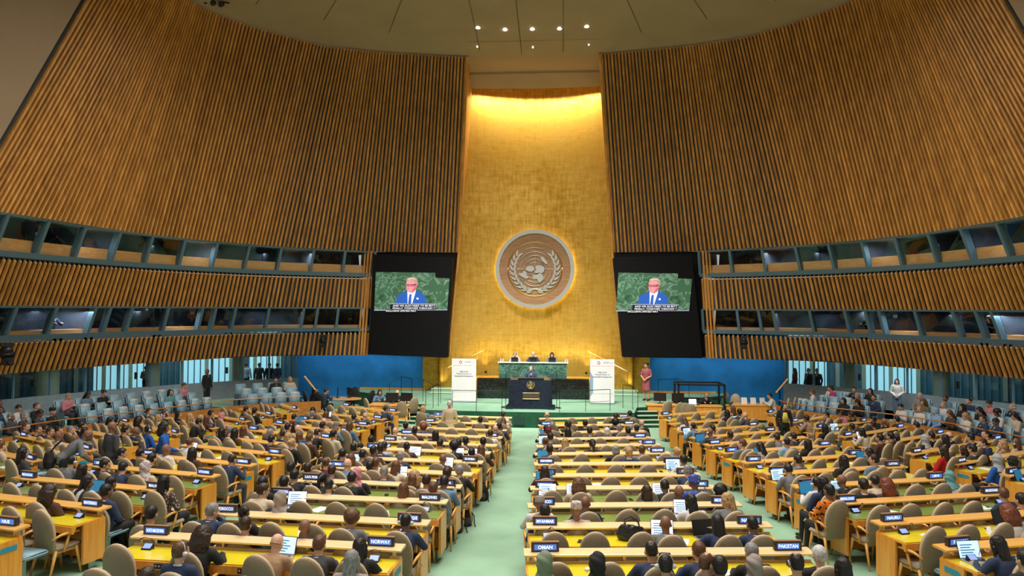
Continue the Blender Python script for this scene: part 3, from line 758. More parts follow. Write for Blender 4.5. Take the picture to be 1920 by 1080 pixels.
# ------------------------------------------------ emblem builder (local x right, z up, facing -y)
def emblem(parent, R, mA, mRing, y=0., map_only=False):
    s = R/470.0
    def disc(r, d0, d1, seg=72):
        b = bmesh.new(); extr(b, [(cos(2*pi*i/seg)*r*s, d0, sin(2*pi*i/seg)*r*s) for i in range(seg)], (0, d1-d0, 0)); bmesh.ops.recalc_face_normals(b, faces=b.faces); return b
    def ring(b, r, w, a0=0, a1=360, th=.02):
        n = max(12, int(abs(a1-a0)/5)); P = [(cos(radians(a0+(a1-a0)*i/n))*r*s, y, sin(radians(a0+(a1-a0)*i/n))*r*s) for i in range(n+(0 if a1-a0 == 360 else 1))]
        tube(b, P, w*s, 6, closed=(a1-a0 == 360))
    out = {}
    b = bmesh.new()
    for r in (205, 160, 118, 78): ring(b, r, 4)
    ring(b, 255, 2.5, 60, 120)
    for k in range(8):
        a = radians(45*k); tube(b, [(cos(a)*22*s, y, sin(a)*22*s), (cos(a)*205*s, y, sin(a)*205*s)], 3.2*s, 6)
    out['map_grid'] = obj('map_grid', b, mRing, parent)
    cont = [[(480,560),(490,530),(520,515),(560,520),(582,545),(572,572),(545,588),(520,582),(500,575)],
            [(392,605),(430,602),(462,575),(487,590),(490,628),(516,652),(502,668),(470,666),(440,650),(405,626)],
            [(592,522),(640,508),(692,518),(702,560),(692,588),(664,604),(636,596),(600,604),(582,592),(602,560)],
            [(556,636),(600,624),(650,602),(682,622),(688,682),(650,716),(625,702),(614,670),(568,662)],
            [(652,414),(682,408),(712,442),(736,482),(727,500),(700,482),(668,452)],
            [(686,644),(700,658),(704,672),(694,668)], [(585,392),(600,396),(618,388),(606,380)],
            [(668,470),(680,500),(694,515),(700,530),(688,512),(672,492)]]
    b = bmesh.new()
    rj = random.Random(3)
    def coast(c):
        o_ = []
        for i, (x, y_) in enumerate(c):
            x2, y2 = c[(i+1) % len(c)]; o_.append((x, y_))
            if R > 1 and abs(x2-x)+abs(y2-y_) > 22:
                for f in (.3, .65): o_.append((x+(x2-x)*f+rj.uniform(-4.5, 4.5), y_+(y2-y_)*f+rj.uniform(-4.5, 4.5)))
        return o_
    cont = [coast(c) for c in cont]
    for c in cont: extr(b, [((x-588)*s, y-.035 if R > 1 else y-.004, -(yy-553)*s) for x, yy in c], (0, .03 if R > 1 else .004, 0))
    bmesh.ops.recalc_face_normals(b, faces=b.faces); obj('continents', b, mA, parent)
    for sd in (-1, 1):
        b = bmesh.new(); n = 9
        for i in range(n+1):
            f = i/float(n); a = radians(146+f*118) ; r = 262-6*sin(f*pi)
            cx, cy = cos(a)*r, sin(a)*r
            tx, ty = -sin(a), cos(a)
            up = (-tx, -ty)
            for q in (-1, 1):
                L = 88; W = 13
                ux, uy = up[0]+q*cos(a)*.42, up[1]+q*sin(a)*.42; l_ = sqrt(ux*ux+uy*uy); ux /= l_; uy /= l_
                bx, by = cx+q*cos(a)*4, cy+q*sin(a)*4
                nx, ny = -uy, ux
                P = [(bx, by), (bx+ux*L*.22+nx*W*.8, by+uy*L*.22+ny*W*.8), (bx+ux*L*.48+nx*W, by+uy*L*.48+ny*W), (bx+ux*L*.78+nx*W*.55, by+uy*L*.78+ny*W*.55), (bx+ux*L, by+uy*L), (bx+ux*L*.78-nx*W*.55, by+uy*L*.78-ny*W*.55), (bx+ux*L*.48-nx*W, by+uy*L*.48-ny*W), (bx+ux*L*.22-nx*W*.8, by+uy*L*.22-ny*W*.8)]
                extr(b, [(p[0]*s*(-sd), y-(.03 if R > 1 else .004), p[1]*s) for p in P], (0, .025 if R > 1 else .003, 0))
        q = -1 if sd < 0 else 1
        tube(b, [(q*a_*s, y-.01*(R > 1), c_*s) for a_, c_ in ((262*.62, -262*.78), (90, -262), (20, -232), (-30, -245), (-66, -278))], [9*s, 10*s, 9*s, 8*s, 5*s], 6)
        bmesh.ops.recalc_face_normals(b, faces=b.faces); obj('olive_branch', b, mA, parent)
    return disc, ring
ec = PY(1003, 504.5, 36.7); ER = (PY(1077, 504, 36.7).x-PY(929, 504, 36.7).x)/2
t = thing('wall_emblem', 'large round wooden emblem with silver world map and olive branches on the gold wall', 'emblem', (ec.x, 36.7, ec.z))
disc, ring = emblem(t, ER, M_silver, M_silver, y=-.06)
obj('wood_disc', disc(425, -.02, .06), M_embwood, t)
b = bmesh.new(); n = 96
for i in range(n):
    P = []
    for k in (0, 1):
        a = 2*pi*(i+k)/n
        P.append([(cos(a)*r*ER/470, yy, sin(a)*r*ER/470) for r, yy in ((425, .0), (425, -.10), (470, -.10), (470, .06))])
    for j in range(3): quad(b, P[0][j], P[1][j], P[1][j+1], P[0][j+1])
obj('outer_ring', b, M_silver, t)
b = bmesh.new(); tube(b, [(cos(2*pi*i/72)*322*ER/470, -.04, sin(2*pi*i/72)*322*ER/470) for i in range(72)], 8*ER/470, 6, closed=True); obj('inner_ring', b, M_goldleaf, t)
b = bmesh.new()
for i in range(72):
    a, c = 2*pi*i/72, 2*pi*(i+1)/72
    quad(b, *[(cos(q)*r, .10, sin(q)*r) for q, r in ((a, ER*.90), (c, ER*.90), (c, ER*.955), (a, ER*.955))])
bmesh.ops.recalc_face_normals(b, faces=b.faces); obj('halo_lamp_ring', b, M_halo, t)
# ------------------------------------------------ lectern
lx = PY(996, 770, 29.9).x
t = thing('lectern', 'tall dark granite speakers lectern with a gilt emblem and bronze plaque at the stage front', 'lectern', (lx, 29.7, SZ))
W = 1.0
def lp(zx): return PY(680+zx/3.4286, 720, 29.7).x-lx
l0, l1, l2, l3 = lp(952), lp(1212), lp(938), lp(1222)
bm = bmesh.new()
vs = [(l0, -.3, 1.18), (l1, -.3, 1.18), (l1, .45, 1.22), (l0, .45, 1.22), (l2, -.34, .0), (l3, -.34, .0), (l3, .45, 0), (l2, .45, 0)]
v = [bm.verts.new(p) for p in vs]
for f in ((0,1,2,3),(4,5,1,0),(5,6,2,1),(6,7,3,2),(7,4,0,3),(7,6,5,4)): bm.faces.new([v[i] for i in f])
bmesh.ops.recalc_face_normals(bm, faces=bm.faces); bmesh.ops.bevel(bm, geom=list(bm.edges), offset=.015, segments=2, affect='EDGES'); obj('body', bm, M_nmarb, t)
for x0, x1 in ((l2-.1, l2+.22), (l3-.22, l3+.1)):
    bm = bmesh.new(); box(bm, x0, x1, -.42, .5, 0, .1, bev=.02); obj('foot', bm, M_nmarb, t)
bm = bmesh.new(); box(bm, l0+.3, l1-.3, -.18, .35, 1.20, 1.24, bev=.005); obj('reading_desk', bm, M_black, t)
bm = bmesh.new(); tube(bm, [(-.08, -.1, 1.23), (-.1, 0, 1.36), (-.06, .1, 1.40)], .006, 6); tube(bm, [(.08, -.1, 1.23), (.1, 0, 1.36), (.06, .1, 1.40)], .006, 6); obj('microphone', bm, M_black, t)
bm = bmesh.new(); box(bm, -.34+.02, .36, -.352, -.32, .42, .66)
obj('plaque', bm, mat('bronze_plaque', (.07, .05, .04), .6), t)
bm = bmesh.new(); tube(bm, [(-.32, -.356, .42), (.36, -.356, .42), (.36, -.356, .66), (-.32, -.356, .66)], .008, 4, closed=True); obj('plaque_frame', bm, M_goldleaf, t)
e = link('gilt_emblem', None, t, (0, -.335, .99), (radians(-1.5), 0, 0))
emblem(e, .27, M_goldleaf, M_goldleaf, y=-.012)
# lectern glass wings / teleprompters poles
for sgn, lab in ((-1, 'left'), (1, 'right')):
    pt = thing('mic_pole', 'thin dark upright pole on the %s side of the lectern' % lab, 'pole', (lx+sgn*1.05, 29.8, SZ), 0, 'poles beside the lectern')
    bm = bmesh.new(); tube(bm, [(0, 0, .02), (0, 0, 1.45)], .012, 8); obj('pole', bm, M_rail, pt)
    bm = bmesh.new(); bmesh.ops.create_cone(bm, cap_ends=True, segments=20, radius1=.2, radius2=.17, depth=.03, matrix=Matrix.Translation((0, 0, .015))); obj('base', bm, M_black, pt)
# ------------------------------------------------ banners
def banner(name, zx0, zx1, zy0, zy1, lab, tint):
    D = 31.3; a = PY(680+zx0/3.4286, 640+zy1/3.4286, D); b_ = PY(680+zx1/3.4286, 640+zy0/3.4286, D)
    Wd = b_.x-a.x; H = b_.z-SZ
    t = thing(name, lab, 'banner', ((a.x+b_.x)/2, D, SZ), 0, 'roll-up banners on the stage')
    bm = bmesh.new(); box(bm, -Wd/2, Wd/2, -.006, .006, .06, H); obj('printed_panel', bm, M_banner, t)
    bm = bmesh.new(); box(bm, -Wd/2, Wd/2, -.09, .09, 0, .07, bev=.02); obj('base', bm, M_alu, t)
    bm = bmesh.new(); box(bm, -.015, .015, .03, .05, .05, H); obj('support_pole', bm, M_alu, t)
    def tx(s, size, x, z, m, al='CENTER', sp=1.0):
        o = link('lettering', text_mesh(s, size, m, sp, al), t, (x, -.009, z), (radians(90), 0, 0)); return o
    tx('High-Level', .088, 0, H-.56, M_ink); tx('Political Forum on', .088, 0, H-.66, M_ink); tx('Sustainable Development', .088, 0, H-.76, M_ink, sp=.92)
    tx('SUSTAINABLE', .04, .03, H-.12, M_grayink, 'LEFT'); tx('DEVELOPMENT GOALS', .04, .03, H-.165, M_grayink, 'LEFT')
    bm = bmesh.new(); tube(bm, [(-.15+cos(2*pi*i/20)*.055, -.008, H-.15+sin(2*pi*i/20)*.055) for i in range(20)], .012, 5, closed=True); obj('logo_ring', bm, M_redink, t)
    for z in (H-.30, .44):
        bm = bmesh.new()
        for k in range(26):
            x = -Wd/2+.06+(Wd-.12)*k/26.
            if k % 6 != 5: box(bm, x, x+(Wd-.12)/36., -.010, -.006, z, z+.014, mi=k % 2)
        obj('dotted_line', bm, [M_redink, M_grayink], t)
    if tint:
        bm = bmesh.new(); extr(bm, [(-Wd/2+.002, -.009, .3), (-Wd/2+.13, -.009, .5), (-Wd/2+.13, -.009, 1.15), (-Wd/2+.002, -.009, 1.4)], (0, .002, 0)); obj('blue_shape', bm, M_bluetint, t)
banner('roll_up_banner', 572, 730, 112, 385, 'white roll-up banner standing on the stage left of the dais', False)
banner('roll_up_banner', 1462, 1618, 116, 402, 'white roll-up banner standing on the stage right of the dais, blue shape at its edge', True)
# ------------------------------------------------ stage rails
def rail(lab, pts, posts, top=True, h=.95, mid=False, diag=None):
    t = thing('handrail', lab, 'handrail', pts[0], 0, 'thin black stage handrails')
    b0 = Vector(pts[0])
    L = [Vector(p)-b0 for p in pts]
    bm = bmesh.new(); tube(bm, [p+Vector((0, 0, h)) for p in L], .013, 6); obj('top_rail', bm, M_rail, t)
    if mid: bm = bmesh.new(); tube(bm, [p+Vector((0, 0, h*.45)) for p in L], .008, 6); obj('lower_rail', bm, M_rail, t)
    for p in L:
        bm = bmesh.new(); tube(bm, [p, p+Vector((0, 0, h))], .011, 6); obj('post', bm, M_rail, t)
def sp(px, py): return tuple(PZ(px, py, SZ))
rail('black handrail along the stage edge left of the lectern', [sp(848, 772), sp(893, 773), sp(941, 774)], 3, mid=True, h=.85)
rail('black handrail along the stage edge right of the lectern', [sp(1049, 773), sp(1098, 772), sp(1144, 770)], 3, mid=True, h=.85)
rail('black handrail slanting down the left stage steps', [sp(826, 756), sp(822, 762), tuple(PZ(798, 776, .3))], 3)
rail('black handrail slanting down the right stage steps', [sp(1168, 765), sp(1186, 768), tuple(PZ(1196, 782, .3))], 3)
rail('black handrail at the left stage corner against the gold wall', [sp(793, 752), sp(812, 765)], 2)
rail('black handrail in front of the left blue wall', [sp(772, 750), sp(752, 745), tuple(PZ(730, 756, .1))], 3)
rail('black handrail in front of the right blue wall', [sp(1234, 752), sp(1272, 750), tuple(PZ(1292, 757, .3))], 3)
# gold stair handrails on the gold wall
for side, sd in ((-1, 'left'), (1, 'right')):
    t = thing('brass_handrail', 'thin brass handrail climbing the gold wall beside the %s end of the dais' % sd, 'handrail', (side*2.6, 35.9, SZ), 0, 'brass rails at the dais')
    bm = bmesh.new(); tube(bm, [(0, 0, 2.0), (side*.9, -.1, 1.55), (side*1.9, -.5, 1.05), (side*1.9, -.5, 0)], .02, 6); obj('rail', bm, M_goldleaf, t)
    bm = bmesh.new(); tube(bm, [(side*.3, 0, .9), (side*.3, 0, 1.86)], .014, 6); obj('post', bm, M_goldleaf, t)
# ------------------------------------------------ big screens
def screen(side, corners, pic, lab):
    D = 34.0
    P = [PY(x, y, D) for x, y in corners]      # TL TR BR BL (outer dark case)
    c = sum(P, Vector())/4
    t = thing('video_screen', lab, 'screen', c, 0, 'hanging video screens')
    L = [p-c for p in P]
    L[0].y -= .25; L[1].y -= .25; L[2].y += .1; L[3].y += .1     # tilted down toward the hall
    bm = bmesh.new(); extr(bm, L, (0, .55, 0)); bmesh.ops.recalc_face_normals(bm, faces=bm.faces); bmesh.ops.bevel(bm, geom=list(bm.edges), offset=.02, segments=1, affect='EDGES'); obj('casing', bm, M_blackm, t)
    ny = -.25-.1
    # plane through corners: y as function of z
    zt_, zb_ = L[0].z, L[3].z
    def yy(z): return -.25+(.35)*(zt_-z)/(zt_-zb_)-.004
    def W(u, v, k=0.):
        """u,v in casing picture coords (0..1 across, 0..1 down)"""
        a = L[0].lerp(L[1], u); b = L[3].lerp(L[2], u); p = a.lerp(b, v); return Vector((p.x, yy(p.z)-k, p.z))
    x0, y0 = corners[0]; 
    def pp(px, py, k=0.):
        q = PY(px, py, D)-c; return Vector((q.x, yy(q.z)-k, q.z))
    em = lambda n, col, s=1.: (MATS.get(n) or mat(n, tuple(x*.5 for x in col), .4, emit=col, es=s))
    X, Y, sc, sh = pic     # origin of the zoomed crop, scale
    def z(zx, zy, k=0.): return pp(X+zx/sc, Y+zy/sc, k)
    return t, z, em
def speaker_picture(t, z, em, ox, oy, sx):
    """flat live image: ox,oy offset and scale into the left-screen layout"""
    q = lambda x, y, k=0.: z(ox+x*sx, oy+y, k)
    def pol(name, pts, m, k, ):
        bm = bmesh.new(); poly(bm, [q(x, y, k+.025) for x, y in pts]); 
        o = obj(name, bm, m, t); return o
    M_pg = MATS.get('screen_marble') or None
    if M_pg is None:
        M_pg = marble('screen_marble', (.030, .080, .042), (.13, .21, .15), .4, 1.6, .03)
        nt = M_pg.node_tree; b = nt.nodes['Principled BSDF']; src = b.inputs['Base Color'].links[0].from_socket
        nt.links.new(src, b.inputs['Emission Color']); b.inputs['Emission Strength'].default_value = 1.1
    pol('live_picture', [(126, 236), (646, 244), (646, 286), (770, 292), (748, 570), (106, 572)], M_pg, .004)
    suit = em('screen_suit', (.02, .10, .42)); face = em('screen_face', (.85, .28, .30)); facs = em('screen_face_shade', (.60, .13, .17)); hr = em('screen_hair', (.42, .27, .20)); sh = em('screen_shirt', (.75, .80, .95)); tie = em('screen_tie', (.02, .10, .48)); blk = em('screen_caption_bar', (.004, .005, .008)); wh = em('screen_caption_letters', (.85, .87, .92)); gl = em('screen_glasses', (.03, .02, .03)); gr = em('screen_lectern', (.30, .31, .42))
    pol('suit', [(298, 515), (308, 450), (340, 425), (400, 400), (478, 398), (540, 428), (562, 470), (566, 515)], suit, .008)
    pol('shirt', [(400, 400), (475, 390), (470, 420), (440, 515), (400, 515)], sh, .010)
    pol('tie', [(418, 432), (438, 430), (434, 460), (432, 515), (404, 515), (412, 460)], tie, .012)
    pol('hair', [(394, 330), (398, 296), (420, 284), (465, 284), (490, 300), (492, 350), (474, 352), (460, 320), (402, 318)], hr, .010)
    pol('face', [(388, 345), (396, 318), (425, 306), (462, 314), (476, 345), (486, 342), (484, 372), (474, 380), (470, 400), (436, 422), (408, 412), (394, 392)], face, .012)
    pol('face', [(440, 400), (470, 352), (476, 345), (486, 342), (484, 372), (474, 380), (470, 400), (436, 422)], facs, .014)
    pol('glasses', [(388, 342), (422, 344), (421, 361), (392, 359)], gl, .016); pol('glasses', [(426, 344), (476, 340), (476, 345), (458, 361), (429, 361)], gl, .016)
    pol('lens', [(392, 346), (418, 347), (417, 358), (396, 356)], facs, .018); pol('lens', [(431, 347), (462, 345), (455, 357), (434, 357)], facs, .018); pol('nose', [(406, 352), (414, 372), (401, 370)], facs, .017); pol('hair', [(398, 300), (420, 288), (462, 288), (480, 304), (440, 300), (412, 308)], em('screen_hair_light', (.62, .45, .36)), .016)
    pol('mouth', [(400, 380), (418, 378), (418, 384), (402, 388)], facs, .016)
    pol('lapel_pin', [(478, 462), (496, 460), (498, 476), (480, 478)], sh, .012)
    pol('lectern_edge', [(106, 566), (748, 564), (748, 572), (106, 576)], gr, .006)
    pol('lectern_edge', [(236, 510), (656, 514), (656, 522), (236, 518)], gr, .010)
    pol('caption_bar', [(250, 518), (640, 522), (642, 545), (250, 541)], blk, .014); pol('caption_bar', [(248, 541), (642, 545), (640, 568), (248, 564)], blk, .014); pol('caption_bar', [(205, 564), (484, 568), (484, 592), (205, 590)], blk, .014)
    for s, x, y, wdt in (('AND WE ALSO NEED TO BE BETT', 456, 532, 372), ('FINALLY, TOGETHER THROUGH T', 453, 554, 370), ('INCLUSIVE UNITED NAT', 342, 577, 266)):
        a = q(x-wdt/2, y, .046); b = q(x+wdt/2, y, .046); me = text_mesh(s, 1.0, wh)
        xs_ = [v.co.x for v in me.vertices]; k = (b-a).length/(max(xs_)-min(xs_)); hgt = (q(x, y-11)-q(x, y+11)).length
        o = link('caption', me, t, (a+b)/2, (radians(90-5), atan2(-(b.z-a.z), b.x-a.x), 0)); o.scale = (k, hgt*1.05, k)
t, z, em = screen(-1, [(703, 478), (850, 484), (838, 671), (690, 665)], (680, 460, 4.695, 0), 'large black video screen hanging left of the gold wall, showing the live speaker')
speaker_picture(t, z, em, 0, 0, 1.)
t, z, em = screen(1, [(1149, 484), (1296, 478), (1318, 672), (1168, 670)], (1130, 460, 4.695, 0), 'large black video screen hanging right of the gold wall, showing the live speaker')
speaker_picture(t, z, em, -10+20, 6, 1.)
# ============================================================ DELEGATE DESKS
# photo pixels of each shelf: left end, right end; Y = green pads with painted yellow glare, G = plain green
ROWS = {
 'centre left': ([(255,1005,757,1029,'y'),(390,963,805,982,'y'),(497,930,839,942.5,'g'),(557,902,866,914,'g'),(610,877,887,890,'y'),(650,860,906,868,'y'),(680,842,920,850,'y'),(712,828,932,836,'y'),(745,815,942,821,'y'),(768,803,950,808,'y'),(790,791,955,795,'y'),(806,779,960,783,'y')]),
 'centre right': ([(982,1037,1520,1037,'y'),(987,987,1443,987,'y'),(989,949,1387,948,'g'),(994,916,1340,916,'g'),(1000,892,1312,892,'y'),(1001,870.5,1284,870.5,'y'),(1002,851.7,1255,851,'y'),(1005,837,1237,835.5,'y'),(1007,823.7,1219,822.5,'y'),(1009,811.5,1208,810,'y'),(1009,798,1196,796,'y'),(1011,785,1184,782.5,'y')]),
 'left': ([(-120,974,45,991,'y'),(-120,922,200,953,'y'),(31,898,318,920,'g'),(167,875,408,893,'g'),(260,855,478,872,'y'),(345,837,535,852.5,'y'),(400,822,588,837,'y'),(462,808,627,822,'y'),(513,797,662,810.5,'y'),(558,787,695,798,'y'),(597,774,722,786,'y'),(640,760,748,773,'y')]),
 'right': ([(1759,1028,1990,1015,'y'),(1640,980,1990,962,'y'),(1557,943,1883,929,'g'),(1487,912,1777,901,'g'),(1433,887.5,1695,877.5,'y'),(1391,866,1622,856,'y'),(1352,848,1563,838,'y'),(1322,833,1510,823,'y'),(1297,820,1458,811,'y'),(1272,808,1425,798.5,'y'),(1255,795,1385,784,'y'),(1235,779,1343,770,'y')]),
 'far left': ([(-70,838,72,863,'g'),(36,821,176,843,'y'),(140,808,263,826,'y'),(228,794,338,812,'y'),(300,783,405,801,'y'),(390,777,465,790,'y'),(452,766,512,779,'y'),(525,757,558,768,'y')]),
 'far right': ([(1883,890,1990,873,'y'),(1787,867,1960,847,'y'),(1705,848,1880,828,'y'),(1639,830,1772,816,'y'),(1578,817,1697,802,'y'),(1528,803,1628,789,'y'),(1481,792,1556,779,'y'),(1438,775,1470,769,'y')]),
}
ORD = ['nearest', 'second', 'third', 'fourth', 'fifth', 'sixth', 'seventh', 'eighth', 'ninth', 'tenth', 'eleventh', 'twelfth']
HSH = .90
class Row: pass
RL = []
for blk, L in ROWS.items():
    for i, (xa, ya, xb, yb, c) in enumerate(L):
        r = Row(); a = PF(xa, ya, HSH); b = PF(xb, yb, HSH)
        r.blk = blk; r.i = i; r.c = c; r.a = a; r.b = b
        d = Vector((b.x-a.x, b.y-a.y, 0)); r.len = d.length; r.u = d.normalized(); r.n = Vector((-r.u.y, r.u.x, 0))
        r.m = (a+b)/2; r.rz = atan2(r.u.y, r.u.x); r.z = zf(r.m.y-.5); r.loc = Vector((r.m.x, r.m.y, r.z))
        r.name = ('%s row of %s block' % (ORD[i], blk)); r.taken = {'d': [], 'v': []}
        RL.append(r)
    if False: pass
import sys
for r in RL[:]:
    pass
def W(r, x, y, h=0.): return Vector((r.m.x, r.m.y, r.z+h))+r.u*x+r.n*y
PLATES = {('centre left',0):('NORTH MACEDONIA','NORWAY'),('centre left',1):('MOROCCO','MOZAMBIQUE'),('centre left',2):('MALAYSIA','MALDIVES'),('centre left',3):('LAO PDR','LATVIA'),('centre left',4):('MALI',None),('centre left',5):('KIRIBATI','GUINEA'),('centre left',6):('JAPAN',None),('centre left',7):('JORDAN',None),('centre left',8):('KUWAIT','GUYANA'),('centre left',9):(None,'FRANCE'),('centre left',10):('GABON',None),('centre left',11):('FIJI',None),
 ('centre right',0):('OMAN','PAKISTAN'),('centre right',1):('MYANMAR','NAMIBIA'),('centre right',2):('MEXICO','MONACO'),('centre right',3):('LEBANON','LIBERIA'),('centre right',4):('KENYA','ITALY'),('centre right',5):('INDONESIA','JAMAICA'),('centre right',6):(None,'ICELAND'),('centre right',7):(None,'HAITI'),('centre right',8):('GHANA','GREECE'),('centre right',9):('GEORGIA',None),('centre right',10):('FINLAND','GERMANY'),('centre right',11):(None,'ESTONIA'),
 ('left',0):(None,'NIUE'),('left',1):(None,'MONTENEGRO'),('left',2):('MADAGASCAR','MALAWI'),('left',3):('LIBYA','LITHUANIA'),('left',4):('LESOTHO','LUXEMBOURG'),('left',5):(None,'YEMEN'),('left',6):('TONGA','ZAMBIA'),('left',7):('TOGO','TUNISIA'),('left',8):('TUVALU','TÜRKIYE'),('left',9):('UGANDA','UKRAINE'),('left',10):(None,'URUGUAY'),('left',11):('VIET NAM','VANUATU'),
 ('right',0):('PALAU',None),('right',1):('NAURU',None),('right',2):('MARSHALL ISLANDS','MAURITANIA'),('right',3):('CONGO','LIBYA'),('right',4):('KUWAIT','LATVIA'),('right',5):('ISRAEL','JAPAN'),('right',6):('IRAQ','INDIA'),('right',7):('HONDURAS',None),('right',8):('GUYANA','HUNGARY'),('right',9):('GRENADA','GAMBIA'),('right',10):(None,None),('right',11):('EGYPT',None),
 ('far left',0):(None,'SERBIA'),('far left',1):('SAMOA','SENEGAL'),('far left',2):('SPAIN','SUDAN'),('far left',3):('SWEDEN','SYRIA'),('far left',4):('RWANDA','PERU'),('far left',5):(None,'QATAR'),('far left',6):(None,'POLAND'),('far left',7):(None,'PANAMA'),
 ('far right',0):('BELARUS',None),('far right',1):('BELGIUM',None),('far right',2):('BAHAMAS','BELIZE'),('far right',3):('AUSTRIA','BENIN'),('far right',4):('ARMENIA','BRAZIL'),('far right',5):('CHAD','CHILE'),('far right',6):('CHINA',None),('far right',7):('CUBA',None)}
M_sock = mat('socket_panel', (.03, .022, .018), .5)
CONS = None
def mk_console():
    me = {}
    b = bmesh.new(); 
    v = [(-.085,-.05,0),(.085,-.05,0),(.085,.06,0),(-.085,.06,0),(-.085,-.04,.02),(.085,-.04,.02),(.085,.05,.085),(-.085,.05,.085)]
    q = [b.verts.new(p) for p in v]
    for f in ((0,3,2,1),(4,5,6,7),(0,1,5,4),(1,2,6,5),(2,3,7,6),(3,0,4,7)): b.faces.new([q[i] for i in f])
    me['base'] = bmesh_to('base', b, M_black)
    b = bmesh.new(); quad(b, (-.07,-.034,.0265), (.07,-.034,.0265), (.07,.042,.0825), (-.07,.042,.0825)); me['display'] = bmesh_to('display', b, M_lcdt2)
    b = bmesh.new(); tube(b, [(.12,0,0),(.12,0,.10),(.10,-.04,.19),(.05,-.13,.235),(.03,-.17,.235)], .005, 6); capsule(b, (.035,-.16,.236), (.01,-.20,.23), .011, seg=8); me['gooseneck'] = bmesh_to('gooseneck', b, M_black, True)
    return me
M_lcdt2 = mat('console_display', (.2, .3, .8), .3, emit=(.40, .50, 1.), es=.6)
CONS = mk_console()
def desk(r):
    hl = r.len/2
    col = {'y': 'yellow', 'g': 'green'}[r.c]
    t = thing('delegate_desk', 'long honey-wood delegates desk with %s top, %s' % (col, r.name), 'desk', r.loc, r.rz, 'delegates desks in curved rows')
    big = r.m.y < 17
    ctr = 'centre' in r.blk
    TOP = .775; 
    # desktop slab with overhanging angled apron
    bm = bmesh.new()
    prof = [(-.60, TOP-.01), (-.60, TOP-.115), (-.57, TOP-.125), (-.52, TOP-.03), (-.04, TOP-.03), (-.04, TOP)]
    extr(bm, [(-hl+.02, y, z) for y, z in prof+[(-.10, TOP), (-.10, TOP)][:1]][:6]+[], (r.len-.04, 0, 0))
    bmesh.ops.recalc_face_normals(bm, faces=bm.faces); obj('desktop', bm, M_deskw, t)
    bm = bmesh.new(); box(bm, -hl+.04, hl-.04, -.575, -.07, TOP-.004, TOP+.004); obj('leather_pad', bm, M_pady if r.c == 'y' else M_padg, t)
    # raised back strip + shelf
    bm = bmesh.new(); box(bm, -hl+.02, hl-.02, -.06, -.03, TOP, TOP+.022); obj('back_strip', bm, M_shelfw if ctr else M_deskw, t)
    bm = bmesh.new(); extr(bm, [(-hl, -.12, HSH-.028), (-hl, -.125, HSH-.004), (-hl, -.11, HSH), (-hl, .10, HSH+.012), (-hl, .10, HSH-.02)], (r.len, 0, 0)); bmesh.ops.recalc_face_normals(bm, faces=bm.faces)
    obj('shelf', bm, M_shelfw if ctr else M_shelfo, t)
    n = max(2, int(r.len/1.1)+1)
    for k in range(n):
        x = -hl+.12+(r.len-.24)*k/(n-1)
        bm = bmesh.new(); box(bm, x-.012, x+.012, -.05, .04, TOP-.02, HSH-.01); obj('shelf_post', bm, M_shelfw, t)
    bm = bmesh.new(); box(bm, -hl+.05, hl-.05, -.03, .0, .10, TOP-.02); obj('front_panel', bm, M_deskw, t)
    for s in (-1, 1):
        bm = bmesh.new(); x = s*(hl-.035); box(bm, x-.02, x+.02, -.40, .0, .14, TOP-.006, bev=.004 if big else 0); obj('end_panel', bm, M_deskw, t)
        bm = bmesh.new(); x = s*(hl-.14); box(bm, x-.035, x+.035, -.22, -.1, -.06, .16); obj('steel_foot', bm, M_metal, t)
    # earphone/socket panels under the desk edge
    if r.m.y < 19:
        k = 0; x = -hl+.75
        while x < hl-.3:
            bm = bmesh.new(); box(bm, x-.07, x+.07, -.612, -.598, TOP-.095, TOP-.03)
            for q in (-.045, 0., .045): ell(bm, (x+q, -.612, TOP-.06), (.013, .008, .013), seg=8, rows=5, mi=1)
            obj('socket_panel', bm, [M_sock, M_alu], t); x += 1.12
    return t
def nameplate(r, side, text):
    s = -1 if side == 0 else 1
    end = 'left' if s < 0 else 'right'
    x = s*(r.len/2-(.30 if r.len > 1.3 else .22))
    if r.blk in ('centre right',) and side == 0: x = -(r.len/2-.27)
    p = W(r, x, .0, HSH+.008)
    lit = random.Random(text).random()
    t = thing('nameplate', 'electronic nameplate reading %s, %s end, %s' % (text, end, r.name), 'nameplate', p, r.rz+random.uniform(-.05, .05), 'electronic country nameplates')
    bm = bmesh.new(); box(bm, -.175, .175, -.03, .035, 0, .112, bev=.004); obj('case', bm, M_plate, t)
    bm = bmesh.new(); box(bm, -.176, .176, -.02, .036, .110, .120); obj('wood_trim', bm, M_plateb, t)
    bm = bmesh.new(); quad(bm, (-.14, -.0315, .022), (.14, -.0315, .022), (.14, -.0315, .092), (-.14, -.0315, .092)); obj('display', bm, M_lcd if lit < .72 else M_lcdd, t)
    me = text_mesh(text, .062, M_lcdt)
    xs_ = [v.co.x for v in me.vertices]; wd = max(xs_)-min(xs_); k = min(1., .25/wd)
    o = link('lettering', me, t, (0, -.033, .055), (radians(90), 0, 0)); o.scale = (k, 1, 1)
    # microphone console with gooseneck below it on the desk
    q = W(r, x-s*.02, -.22, .779)
    c = thing('microphone_console', 'small lit microphone console on the desk below the %s plate' % text, 'microphone', q, r.rz, 'microphone consoles')
    for nm, m in CONS.items(): link(nm, m, c)
    c.scale = (.8, .8, .8)
for r in RL:
    desk(r)
    pl_ = PLATES.get((r.blk, r.i), (None, None))
    for sd_ in (0, 1):
        if pl_[sd_]: nameplate(r, sd_, pl_[sd_])
